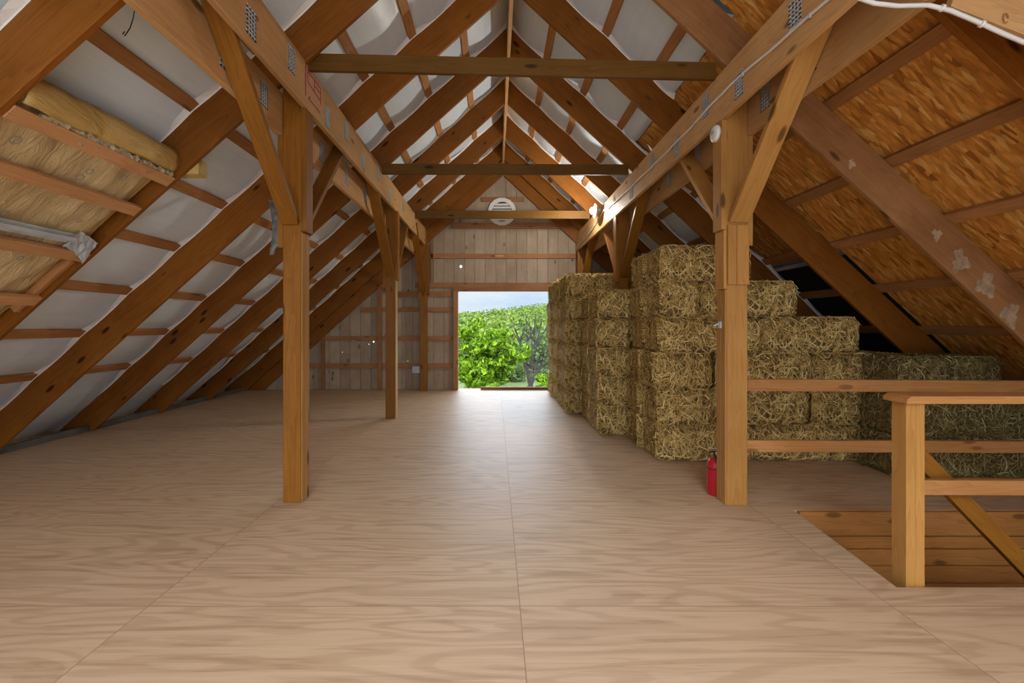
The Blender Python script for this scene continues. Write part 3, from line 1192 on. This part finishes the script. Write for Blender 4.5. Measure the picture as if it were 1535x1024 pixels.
# grey plastic rag by the near post
vs, fs = [], []
rng = random.Random(12)
for j in range(11):
    t = j / 10
    for i in range(6):
        u = i / 5
        p = P(402 + 6 * math.sin(t * 3) + u * (8 + 20 * math.sin(math.pi * min(1, t * 1.1 + .05))), 300 + 82 * t, 4.50 + rng.uniform(-.03, .03))
        vs.append(p)
for j in range(10):
    for i in range(5):
        a = j * 6 + i
        fs.append((a, a + 1, a + 7, a + 6))
o = mesh_world('plastic_rag', vs, fs, Matrix.Translation(Vector(vs[0])), M['grey_film'], None, 0, True)
tag(o, 'strip of crumpled grey plastic hanging from a rafter behind the nearest amber post', 'plastic scrap')

# black wire dangling under the white sheet
e = tube('hanging_wire', [P(202, -12, 2.60), P(203, 6, 2.58), P(200, 26, 2.55), P(195, 42, 2.53), P(187, 54, 2.52), P(184, 51, 2.52), P(187, 47, 2.52)], .0026, M['black'], None, 6)
tag(e, 'thin black wire dangling under the white roof sheet above the yellow insulation', 'wire')

# slanted pale board, greenish sheet and white cable in the near corner over the hay
YB = 1.9
pa, pb = P(1429, -12, YB), P(1925, 181, YB)
o = beam('slanted_board', pa, pb, (0, 0, 1), .038, .15, M['header'])
tag(o, 'pale slanted board in the near upper corner with a white cable clipped below it', 'board')
pa, pb = P(1422, -66, YB + .028), P(1840, 88, YB + .028)
M['ply_green'] = wood('greenish_plywood', (.34, .28, .13), (.46, .39, .20), (.55, .48, .28), .7, .1)
o = beam('plywood_offcut', pa, pb, (0, 0, 1), .016, .16, M['ply_green'])
tag(o, 'greenish plywood offcut edge above the pale slanted board', 'board')
cz = [(1262, -30), (1285, -4), (1310, 5), (1345, 9), (1392, 8), (1425, 16), (1470, 35), (1505, 51), (1545, 68), (1620, 100)]
pts = [P(a, b, YB - .025) for a, b in cz]
dense = []
for a, b in zip(pts, pts[1:]):
    for k in range(4):
        dense.append(a.lerp(b, k / 4))
dense.append(pts[-1])
e = empty('white_cable', pts[0])
tag(e, 'thick white cable hanging in the near upper corner below the slanted board', 'cable')
tube('cable_sheath', dense, .009, M['cable'], e)
for (a, b) in ((1412, 12), (1472, 36)):
    p = P(a, b, YB - .025)
    lathe('cable_clip', [(.014, -.006), (.014, .006)], p, M['white_plastic'], e, 14, (1, 0, -.4))
# wire loop stapled on the board
p = P(1508, 27, YB - .024)
lp = [p + Vector((.010 * math.cos(t), 0, .020 * math.sin(t))) for t in [k * .6 for k in range(10)]]
o = tube('wire_loop', lp, .0022, M['purlin'])
tag(o, 'tiny wire loop stapled to the pale slanted board', 'wire')

# ================================================================== cable and lamp along the hay-side header
xf = HI[1][0] - .009
cp = [(1.85, 2.93), (2.2, 2.95), (2.64, 2.985), (3.17, 3.03), (3.6, 3.025), (3.95, 3.01), (4.45, 3.01), (5.2, 3.02), (6.0, 3.03), (6.7, 3.05), (6.95, 3.09), (7.15, 3.06), (7.5, 3.0), (8.0, 2.955), (8.6, 2.93), (9.1, 2.93), (9.32, 2.89)]
pts = []
for (a, b), (c, d) in zip(cp, cp[1:]):
    for k in range(5):
        t = k / 5
        pts.append(Vector((xf + .001 * math.sin(7 * (a + (c - a) * t)), a + (c - a) * t, b + (d - b) * t + .003 * math.sin(11 * (a + (c - a) * t)))))
e = empty('lamp_cable', pts[0])
tag(e, 'thin pale cable stapled along the header beam beside the hay', 'cable')
tube('cable_run', pts, .0085, M['cable'], e)
for y in (2.4, 3.05, 3.8, 4.6, 5.4, 6.2, 7.8):
    z = np.interp(y, [c[0] for c in cp], [c[1] for c in cp])
    boxy('staple', xf - .009, xf + .006, y - .006, y + .006, z - .012, z + .012, M['galv'], e, 'z', .001)
lc = Vector((HI[1][0] - .105, 7.2, 3.145))
e = empty('work_lamp', (HI[1][0] - .002, 7.2, 3.145))
tag(e, 'small lit white lamp fixed to the header beam above the hay stacks', 'lamp')
lathe('lamp_bracket', [(.035, 0), (.035, .03), (.022, .045)], (HI[1][0] - .001, 7.2, 3.145), M['galv'], e, 18, (-1, 0, 0))
lathe('lamp_shield', [(.022, .0), (.070, -.006), (.098, -.022), (.112, -.048), (.108, -.050), (.093, -.028), (.066, -.011), (.0, -.004)], (HI[1][0] - .046, 7.2, 3.145), M['white_plastic'], e, 24, (1, 0, 0))  # dish added behind the bulb to keep its light off the header
lathe('lamp_bulb', [(.012, -.055), (.022, -.045), (.030, -.03), (.052, .0), (.055, .02), (.044, .048), (.02, .062), (.0, .064)], lc, M['lamp_glow'], e, 20, (-1, 0, 0))

# ================================================================== railings at the stair opening
e = empty('guard_railing', (1.87, 3.45, 0))
tag(e, 'two-rail wooden guard railing running from the golden post past the hay', 'railing')
for (za, zb, tl) in ((.835, .925, -.006), (.375, .463, -.004)):
    beam('rail', (1.868, 3.45, (za + zb) / 2), (5.0, 3.45, (za + zb) / 2 + tl * 3), (0, 0, 1), .038, zb - za, M['rail'], e)
boxy('rail_block', 1.867, 1.885, 3.47, 3.49, .37, .47, M['rail'], e, 'z')

e = empty('stair_railing', (2.16, 2.38, 0))
tag(e, 'near stair railing with a square newel post and flat wooden cap', 'railing')
boxy('newel_post', 2.112, 2.160, 2.335, 2.425, -.32, .93, M['post_gold'], e, 'z', .003)
boxy('newel_post', 2.161, 2.208, 2.335, 2.425, -.32, .93, M['post_gold'], e, 'z', .003)
fr = frame(Vector((3, 2.37, .95)), (1, 0, 0), (0, 0, 1))
prism_xz('cap_rail', [(2.085, .932), (4.6, .932), (4.6, .972), (2.11, .972), (2.085, .955)], 2.30, 2.445, fr, M['rail'], e, .003)
beam('mid_rail', (2.209, 2.40, .480), (4.6, 2.40, .470), (0, 0, 1), .038, .078, M['rail'], e)
for sx in (4.5,):
    boxy('newel_post', sx, sx + .09, 2.335, 2.425, -.03, .93, M['post_gold'], e, 'z', .003)
o = beam('stair_handrail', (2.24, 2.475, .685), (3.22, 2.475, -.33), (1, 0, 1), .038, .088, M['post'])
tag(o, 'brown handrail board slanting steeply down into the stair opening', 'handrail')

# ================================================================== fire extinguisher
ex, ey = 1.745, 3.59
e = empty('fire_extinguisher', (ex, ey, 0))
tag(e, 'red fire extinguisher standing on the floor beside the golden post', 'fire extinguisher')
lathe('cylinder', [(.058, .001), (.066, .004), (.068, .012), (.068, .225), (.066, .245), (.058, .268), (.042, .287), (.024, .296), (.022, .31)], (ex, ey, 0), M['red'], e, 32)
lathe('neck_band', [(.0695, .205), (.0695, .212)], (ex, ey, 0), M['black'], e, 32)
lathe('valve', [(.018, .308), (.018, .335), (.012, .34)], (ex, ey, 0), M['galv'], e, 16)
beam('carry_handle', (ex - .06, ey - .02, .338), (ex + .03, ey, .338), (0, 0, 1), .018, .008, M['black'], e)
beam('squeeze_lever', (ex - .065, ey - .02, .372), (ex + .02, ey, .352), (0, 0, 1), .018, .007, M['galv'], e)
lathe('pressure_gauge', [(.014, 0), (.014, .012), (.0, .012)], (ex - .005, ey - .018, .325), M['white_plastic'], e, 14, (0, -1, 0))
tube('hose', [(ex - .018, ey, .325), (ex - .030, ey - .04, .32), (ex - .028, ey - .070, .28), (ex - .02, ey - .0755, .2), (ex - .02, ey - .0755, .08)], .008, M['black'], e)
vs, fs = [], []
for i in range(9):
    a = -1.5 + .14 * i
    for z in (.06, .17):
        vs.append((ex + .0690 * math.cos(a), ey + .0690 * math.sin(a), z))
for i in range(8):
    fs.append((2 * i, 2 * i + 2, 2 * i + 3, 2 * i + 1))
mesh_world('paper_label', vs, fs, Matrix.Translation(Vector((ex, ey, .1))), M['label'], e)

# ================================================================== hay bales


def bale_inset(t1, t2, h1, h2, groove, ph):
    """how far a bale face lies back at t1, t2: rounded towards its edges, pinched between flakes"""
    e = 0.0
    for t, h in ((t1, h1), (t2, h2)):
        d = h - abs(t)
        if d < .06:
            e += .042 * (1 - max(d, 0) / .06) ** 2
    if groove:
        g = (t1 / .115 + ph + .25 * math.sin(t2 * 9 + ph)) % 1.0
        g = min(g, 1 - g)
        if g < .16:
            e += .013 * (1 - g / .16)
    return e


def bale_mesh(name, L, D, H, seed, density=2600, green=False):
    """origin at the bottom centre; L along x, D along y"""
    rng = np.random.default_rng(seed)
    vs, fs, mi = [], [], []
    # lumpy rounded core, compressed in flakes
    nx, ny, nz = max(6, int(L / .05)), max(4, int(D / .05)), max(4, int(H / .05))
    bm = bmesh.new()
    bmesh.ops.create_cube(bm, size=1)
    for v in bm.verts:
        v.co = Vector((v.co.x * L, v.co.y * D, v.co.z * H))
    bmesh.ops.bevel(bm, geom=list(bm.edges), offset=.045, segments=3, affect='EDGES', profile=.5)
    bmesh.ops.subdivide_edges(bm, edges=[e_ for e_ in bm.edges if e_.calc_length() > .12], cuts=6, use_grid_fill=True)
    bm.verts.ensure_lookup_table()
    ph = rng.uniform(0, 6, 6)
    gph = float(rng.uniform(0, 1))
    for v in bm.verts:
        x, y, z = v.co
        fl = .006 * math.sin(x * 2 * math.pi / .10 + ph[0]) + .004 * math.sin(y * 40 + z * 17 + ph[1]) + .005 * math.sin(x * 19 + z * 23 + ph[2])
        sc = 1 - .018 + fl / .2 * .35
        v.co = Vector((x * (1 - .028 + fl * .3), y * (sc - .03), z * (1 - .05 + fl * .5)))
    bm.verts.index_update()
    vs = [tuple(v.co + Vector((0, 0, H / 2))) for v in bm.verts]
    fs = [tuple(v.index for v in f.verts) for f in bm.faces]
    bm.free()
    ncore = len(fs)
    # straws
    areas = [(L * H, 1), (L * H, 1), (D * H, 0), (D * H, 0), (L * D, 2)]
    sides = [(1, -1), (1, 1), (0, -1), (0, 1), (2, 1)]
    dims = np.array([L, D, H])
    for (ar, _), (ax, sg) in zip(areas, sides):
        cnt = int(ar * density * (.8 if ax == 2 else 1))
        o1, o2 = [a for a in range(3) if a != ax]
        for _i in range(cnt):
            c = np.zeros(3)
            c[ax] = sg * dims[ax] / 2 * .985
            c[o1] = rng.uniform(-.5, .5) * dims[o1]
            c[o2] = rng.uniform(-.5, .5) * dims[o2]
            ang = rng.uniform(0, math.pi * 2)
            if ax != 2 and rng.random() < .6:
                ang = math.pi / 2 + rng.normal(0, .55) + (math.pi if rng.random() < .5 else 0)
            ln = rng.uniform(.06, .19)
            cv = rng.normal(0, 10)
            if rng.random() < .12:
                cv *= 2.4
            w = rng.uniform(.0018, .0052)
            lift = rng.uniform(.001, .016)
            seg = 5
            step = ln / seg
            p = c.copy()
            a = ang
            line = []
            for k in range(seg + 1):
                t = k / seg
                q_ = p.copy()
                h_ = lift * math.sin(math.pi * min(1, t * 1.05)) + .002
                if k == seg and rng.random() < .25:
                    h_ += rng.uniform(0, .022)
                q_[ax] += sg * (h_ - bale_inset(p[o1], p[o2], dims[o1] / 2, dims[o2] / 2, o1 == 0, gph))
                line.append((q_, a))
                p[o1] += math.cos(a) * step
                p[o2] += math.sin(a) * step
                a += cv * step
            b0 = len(vs)
            ok = True
            for q_, a in line:
                for a_ in (o1, o2):
                    lim = dims[a_] / 2 + (.004 if a_ == 2 else .016)
                    if abs(q_[a_]) > lim:
                        q_[a_] = math.copysign(lim - rng.uniform(0, .008), q_[a_])
                n_ = np.zeros(3)
                n_[o1], n_[o2] = -math.sin(a), math.cos(a)
                zl = q_ + n_ * w
                zr = q_ - n_ * w
                vs.append((zl[0], zl[1], max(.002, zl[2] + H / 2)))
                vs.append((zr[0], zr[1], max(.002, zr[2] + H / 2)))
            for k in range(seg):
                fs.append((b0 + 2 * k, b0 + 2 * k + 1, b0 + 2 * k + 3, b0 + 2 * k + 2))
    me = bpy.data.meshes.new(name)
    me.from_pydata(vs, [], fs)
    me.materials.append(M['bale_core'])
    me.materials.append(M['straw_green'] if green else M['straw'])
    idx = np.ones(len(fs), dtype=np.int32)
    idx[:ncore] = 0
    me.polygons.foreach_set('material_index', idx)
    me.update()
    return me


BH = .352
PROTO = {}


def proto(L, D, green):
    key = (round(L / .1) * .1, round(D / .05) * .05, green)
    if key not in PROTO:
        me = bale_mesh('hay_bale', key[0], key[1], BH, 100 + len(PROTO) * 7, 1900, green)
        o_ = bpy.data.objects.new('hay_bale', me)
        PROTO[key] = [o_, key, False]
    return PROTO[key]


rb = random.Random(21)
BALES = []


def bale(x0, x1, y0, y1, layer, label, group, green=False, jit=.018):
    L, D = x1 - x0, y1 - y0
    rot = D > L * 1.02
    pr = proto(D if rot else L, L if rot else D, green)
    o_, key, used = pr
    if used:
        o_ = o_.copy()
    pr[2] = True
    COL.objects.link(o_)
    sx, sy = (D if rot else L) / key[0], (L if rot else D) / key[1]
    flip = rb.random() < .5
    rz = (math.pi / 2 if rot else 0) + (math.pi if flip else 0) + rb.uniform(-.012, .012)
    o_.scale = (sx * .985, sy * .985, 1)
    o_.rotation_euler = (0, 0, rz)
    o_.location = ((x0 + x1) / 2 + rb.uniform(-jit, jit), (y0 + y1) / 2 + rb.uniform(-jit * .5, jit * .5), layer * (BH + .001) + .001)
    tag(o_, label, 'hay bale', group)
    return o_


LAY = ['bottom layer', 'second layer up', 'third layer up', 'fourth layer up', 'fifth layer up', 'top layer']


def lay(i, n):
    return 'bottom layer' if i == 0 else ('top layer' if i == n - 1 else ORD[i] + ' layer up')


# long stepped stack just behind the golden post
rows = [[(1.60, 2.55), (2.57, 3.50), (3.52, 4.42)],
        [(1.56, 2.11), (2.13, 3.05), (3.07, 4.00)],
        [(1.58, 2.15), (2.17, 3.11), (3.13, 3.95)],
        [(1.61, 2.64), (2.66, 3.58)],
        [(1.63, 2.01), (2.03, 2.95)],
        [(1.60, 2.48)]]
for i, r in enumerate(rows):
    sh = rb.uniform(-.03, .03)
    for j, (a, b) in enumerate(r):
        a, b = a + sh, b + sh
        nm = 'nearest aisle' if j == 0 else ORD[j] + ' from aisle'
        bale(a, b, 4.42, 4.90, i, f'bale in stepped stack by golden post, {lay(i, 6)}, front row, {nm}', 'bales of the stepped stack')
    a = r[0][0]
    bale(a - .02 + rb.uniform(-.02, .02), a + .95, 4.92, 5.40, i, f'tan bale in stepped stack behind golden post, {lay(i, 6)}, rear row by aisle', 'bales of the stepped stack')
# low block behind the railing
for i, r in enumerate([[(3.48, 4.28), (4.30, 4.98)], [(3.50, 4.02), (4.04, 4.70)], [(3.52, 3.96), (3.98, 4.42)]]):
    for j, (a, b) in enumerate(r):
        nm = 'nearer newel post' if j == 0 else 'farther from newel post'
        bale(a, b, 3.93, 4.39, i, f'greenish bale in low block behind stair railing, {lay(i, 3)}, {nm}', 'bales of the low block', True)
# five-high stack of bales end-on
for i in range(5):
    j = rb.uniform(-.02, .02)
    bale(1.255 + j, 1.66 + j, 5.47, 6.10, i, f'tan hay bale at front of the short five-high stack, {lay(i, 5)}', 'bales of the five-high stack', jit=.004)
    bale(1.275 + j, 1.66 + j * .5, 6.12, 6.76, i, f'tan hay bale at rear of the short five-high stack, {lay(i, 5)}', 'bales of the five-high stack', jit=.004)
# six-high stack behind it, two wide
for i in range(6):
    j = rb.uniform(-.02, .02)
    bale(1.07 + j, 1.47 + j, 6.82, 7.58, i, f'tan hay bale on aisle side of third stack from camera, {lay(i, 6)}', 'bales of the third stack')
    bale(1.50, 1.95, 6.82, 7.58, i, f'tan hay bale on roof side of third stack from camera, {lay(i, 6)}', 'bales of the third stack')
for i in range(6):
    j = rb.uniform(-.02, .02)
    bale(1.06 + j, 1.50 + j, 7.66, 8.34, i, f'tan hay bale in the stack second from the loading door, {lay(i, 6)}', 'bales of the fourth stack')
    bale(1.06 - j, 1.50 - j, 8.40, 9.06, i, f'tan hay bale in the stack beside the loading door, {lay(i, 6)}', 'bales of the stack at the door')

# ================================================================== outdoors
GZ = -2.7


def hill_z(x, y):
    if y < 34:
        return GZ
    t = (y - 34) / 230
    top = 5.2 + .12 * x * (y / 230)
    return GZ + (top - GZ) * min(1, t) ** 1.15


nx, ny = 30, 40
vs, fs = [], []
for j in range(ny + 1):
    y = WALL_Y + .6 + (330 - WALL_Y) * (j / ny) ** 2
    for i in range(nx + 1):
        x = (-1 + 2 * i / nx) * (18 + y * .75)
        vs.append((x, y, hill_z(x, y)))
for j in range(ny):
    for i in range(nx):
        a = j * (nx + 1) + i
        fs.append((a, a + 1, a + nx + 2, a + nx + 1))
tag(mesh_world('ground', vs, fs, Matrix.Identity(4), M['grass'], None, 0, True), kind='structure')


def leaves(rng, centers, radii, per, size, flat=.8):
    """clusters of small leaf quads on round clumps"""
    V, Fc = [], []
    for c, r in zip(centers, radii):
        for _ in range(per):
            d = rng.normal(0, 1, 3)
            d /= np.linalg.norm(d)
            rad = r * rng.uniform(.55, 1.05)
            p = c + d * rad * np.array([1, 1, flat])
            n_ = d + rng.normal(0, .55, 3)
            n_ /= np.linalg.norm(n_)
            u = np.cross(n_, rng.normal(0, 1, 3))
            u /= np.linalg.norm(u)
            w = np.cross(n_, u)
            s = size * rng.uniform(.6, 1.3)
            b = len(V)
            V += [tuple(p - u * s), tuple(p + w * s * .45), tuple(p + u * s), tuple(p - w * s * .45)]
            Fc.append((b, b + 1, b + 2, b + 3))
    return V, Fc


def quick(name, V, Fc, mat, parent, origin):
    me = bpy.data.meshes.new(name)
    o_ = Vector(origin)
    me.from_pydata([(a - o_.x, b - o_.y, c - o_.z) for a, b, c in V], [], Fc)
    return link(name, me, mat, Matrix.Translation(o_), parent)


# bright young tree right outside the door
rng = np.random.default_rng(5)
TY = 19.0
base = P(716, 640, TY)
base.z = GZ
e = empty('leafy_tree', base)
tag(e, 'bright green leafy young tree just outside the loading door', 'tree')
limbs = []
fork = P(713, 582, TY)
tips = [(698, 512), (710, 490), (726, 530), (742, 505), (757, 515), (769, 534), (698, 562), (757, 552), (735, 562), (722, 512), (745, 535), (780, 534)]
mbt = MB()
mbt.add(*tube_data([base, fork], [.16, .11], 8))
cent, rad = [], []
for i, (a, b) in enumerate(tips):
    tip = P(a, b, TY + rng.uniform(-1.0, 1.0))
    mid = fork.lerp(tip, .5) + Vector((rng.uniform(-.1, .1), rng.uniform(-.1, .1), .12))
    mbt.add(*tube_data([fork, mid, tip], [.07, .045, .012], 6))
    for q_, r in ((tip, .34), (mid.lerp(tip, .5), .30), (mid, .22)):
        for _ in range(3):
            cent.append(np.array(q_) + rng.normal(0, .22, 3))
            rad.append(r * rng.uniform(.6, 1.1))
for _ in range(30):
    cent.append(np.array(P(rng.uniform(692, 750), rng.uniform(520, 600), TY + rng.uniform(-1, .8))))
    rad.append(.30)
mbt.build('trunk', M['bark'], e, base)
V, Fc = leaves(rng, cent, rad, 62, .115)
quick('foliage', V, Fc, M['leaf'], e, base)

# sparse tree beyond it
rng = np.random.default_rng(9)
TY = 27.0
base = P(795, 700, TY)
base.z = GZ
e = empty('sparse_tree', base)
tag(e, 'tall thin tree with dark bare limbs and few leaves beyond the young tree', 'tree')
mbt = MB()
fork = P(795, 578, TY)
mbt.add(*tube_data([base, fork], [.26, .18], 8))
cent, rad = [], []
for (mx, my), (tx, ty) in (((791, 520), (789, 478)), ((785, 525), (770, 490)), ((799, 530), (803, 470)), ((806, 540), (825, 512)), ((798, 545), (812, 480)), ((788, 550), (776, 530)), ((803, 560), (822, 530))):
    m1, t1 = P(mx, my, TY), P(tx, ty, TY + rng.uniform(-1, 1))
    mbt.add(*tube_data([fork, m1, t1], [.12, .08, .025], 6))
    for _ in range(4):
        t2 = m1.lerp(t1, rng.uniform(.3, 1)) + Vector(rng.normal(0, .55, 3))
        s2 = m1.lerp(t1, rng.uniform(.0, .6))
        mbt.add(*tube_data([s2, t2], [.05, .015], 5))
        cent.append(np.array(t2))
        rad.append(.38)
mbt.build('trunk', M['bark'], e, base)
V, Fc = leaves(rng, cent, rad, 16, .11)
quick('foliage', V, Fc, M['leaf_dull'], e, base)

# shrubs on the flat before the hill
for i, (px, py, Y, r, mname, lab) in enumerate(((765, 575, 33, 1.4, 'leaf_dull', 'dull green rounded shrub between the two trees outside the door'),
                                               (814, 580, 24, .55, 'leaf', 'bright green low shrub at the foot of the sparse tree'),
                                               (822, 545, 36, 2.6, 'leaf_dull', 'tall dull green thicket behind the sparse tree'),
                                               (690, 545, 40, 2.2, 'leaf_dull', 'dull green thicket behind the bright young tree'))):
    rng = np.random.default_rng(40 + i)
    c = P(px, py, Y)
    b0 = Vector((c.x, c.y, GZ if Y < 34 else hill_z(c.x, c.y)))
    e = empty('shrub', b0)
    tag(e, lab, 'shrub')
    cent = [np.array((c.x, c.y, b0.z + rng.uniform(.2, 1.0) * max(.6, c.z + r - b0.z))) + rng.normal(0, r * .45, 3) * np.array([1, 1, .1]) for _ in range(16)]
    for cc in cent:
        cc[2] = max(cc[2], b0.z + .4)
    V, Fc = leaves(rng, cent, [r * .42] * 16, 130, .13 * Y / 28)
    quick('foliage', V, Fc, M[mname], e, b0)
    mbt = MB()
    for _ in range(5):
        mbt.add(*tube_data([b0, Vector(cent[_])], [.05, .02], 5))
    mbt.build('stem', M['bark'], e, b0)

# wooded hillside: nobody could count its crowns
rng = np.random.default_rng(77)
V, Fc = [], []
cent, rad = [], []
for _ in range(1500):
    y = 42 + 225 * rng.random() ** .8
    x = rng.uniform(-.20, .26) * y
    r = rng.uniform(1.6, 3.2) * (.55 + y / 260)
    z = hill_z(x, y) + r * .55
    cent.append(np.array((x, y, z)))
    rad.append(r)
V, Fc = leaves(rng, cent, rad, 75, .62, .85)
o = quick('hillside_forest', V, Fc, M['leaf_hill'], None, (0, 150, 5))
tag(o, 'green wooded hillside seen through the loading door', 'forest', kind='stuff')

# ================================================================== sky and sun
w = bpy.data.worlds.new('sky')
SC.world = w
w.use_nodes = True
nt = w.node_tree
bg = nt.nodes['Background']
tc = nt.nodes.new('ShaderNodeTexCoord')
sep = nt.nodes.new('ShaderNodeSeparateXYZ')
nt.links.new(tc.outputs['Generated'], sep.inputs[0])
n1 = noise(nt, mapped(nt, tc.outputs['Generated'], (2, 2, 7)), 2.0, 5, .6)
colr = ramp(nt, n1, [(.38, (.62, .80, 1.0)), (.60, (.93, .97, 1.0))])
nt.links.new(colr, bg.inputs['Color'])
# unseen bright sky bands, added ahead and behind to light the interior
up_ = nt.nodes.new('ShaderNodeMapRange')
up_.interpolation_type = 'SMOOTHSTEP'
up_.inputs['From Min'].default_value = .09
up_.inputs['From Max'].default_value = .20
nt.links.new(sep.outputs['Z'], up_.inputs['Value'])
front = nt.nodes.new('ShaderNodeMapRange')
front.interpolation_type = 'SMOOTHSTEP'
front.inputs['From Min'].default_value = .35
front.inputs['From Max'].default_value = .85
nt.links.new(sep.outputs['Y'], front.inputs['Value'])
rear = nt.nodes.new('ShaderNodeMapRange')
rear.interpolation_type = 'SMOOTHSTEP'
rear.inputs['From Min'].default_value = .30
rear.inputs['From Max'].default_value = .85
nt.links.new(math_n(nt, 'MULTIPLY', sep.outputs['Y'], -1.0), rear.inputs['Value'])
low = nt.nodes.new('ShaderNodeMapRange')
low.interpolation_type = 'SMOOTHSTEP'
for k_, v_ in (('From Min', .26), ('From Max', .40), ('To Min', 1.0), ('To Max', .12)):
    low.inputs[k_].default_value = v_
nt.links.new(sep.outputs['Z'], low.inputs['Value'])
high = nt.nodes.new('ShaderNodeMapRange')
high.interpolation_type = 'SMOOTHSTEP'
for k_, v_ in (('From Min', .28), ('From Max', .60), ('To Min', .07), ('To Max', 1.0)):
    high.inputs[k_].default_value = v_
nt.links.new(sep.outputs['Z'], high.inputs['Value'])
FRONT, REAR, BASE = 10.5, 15.0, .62
a = math_n(nt, 'MULTIPLY', math_n(nt, 'MULTIPLY', math_n(nt, 'MULTIPLY', up_.outputs[0], low.outputs[0]), front.outputs[0]), FRONT)
b = math_n(nt, 'MULTIPLY', math_n(nt, 'MULTIPLY', rear.outputs[0], high.outputs[0]), REAR)
st = math_n(nt, 'ADD', math_n(nt, 'ADD', a, b), BASE)
nt.links.new(st, bg.inputs['Strength'])

sun = bpy.data.lights.new('sun', 'SUN')
sun.energy = 1.8
sun.angle = .02
sun.color = (1, .95, .86)
so = bpy.data.objects.new('sun', sun)
COL.objects.link(so)
so.rotation_euler = Vector((.80, .28, -.62)).to_track_quat('-Z', 'Y').to_euler()

for nm, loc, size, rot in (('door_portal', ((DX0 + DX1) / 2, WALL_Y + .25, DZ1 / 2), (DX1 - DX0, DZ1), (-math.pi / 2, 0, 0)),
                           ('rear_portal', (0.1, BACK_Y, 2.5), (11, 5), (math.pi / 2, 0, 0))):
    li = bpy.data.lights.new(nm, 'AREA')
    li.shape = 'RECTANGLE'
    li.size, li.size_y = size
    li.cycles.is_portal = True
    lo = bpy.data.objects.new(nm, li)
    COL.objects.link(lo)
    lo.location = loc
    lo.rotation_euler = rot

# ================================================================== camera and view
cam = bpy.data.cameras.new('camera')
co = bpy.data.objects.new('camera', cam)
COL.objects.link(co)
co.location = (0, 0, EYE)
co.rotation_euler = (math.pi / 2, 0, 0)
cam.sensor_fit = 'HORIZONTAL'
cam.sensor_width = 36
cam.lens = F / 1535 * 36
cam.shift_x = (1535 / 2 - VX) / 1535
cam.shift_y = -(1024 / 2 - VY) / 1535
cam.clip_start = .05
cam.clip_end = 2000
SC.camera = co
SC.view_settings.view_transform = 'Standard'
SC.view_settings.look = 'None'
SC.view_settings.gamma = 1
SC.view_settings.use_curve_mapping = False
SC.view_settings.exposure = 0.62
SC.cycles.max_bounces = 10
SC.cycles.diffuse_bounces = 7
SC.cycles.sample_clamp_indirect = 6
SC.cycles.use_denoising = True
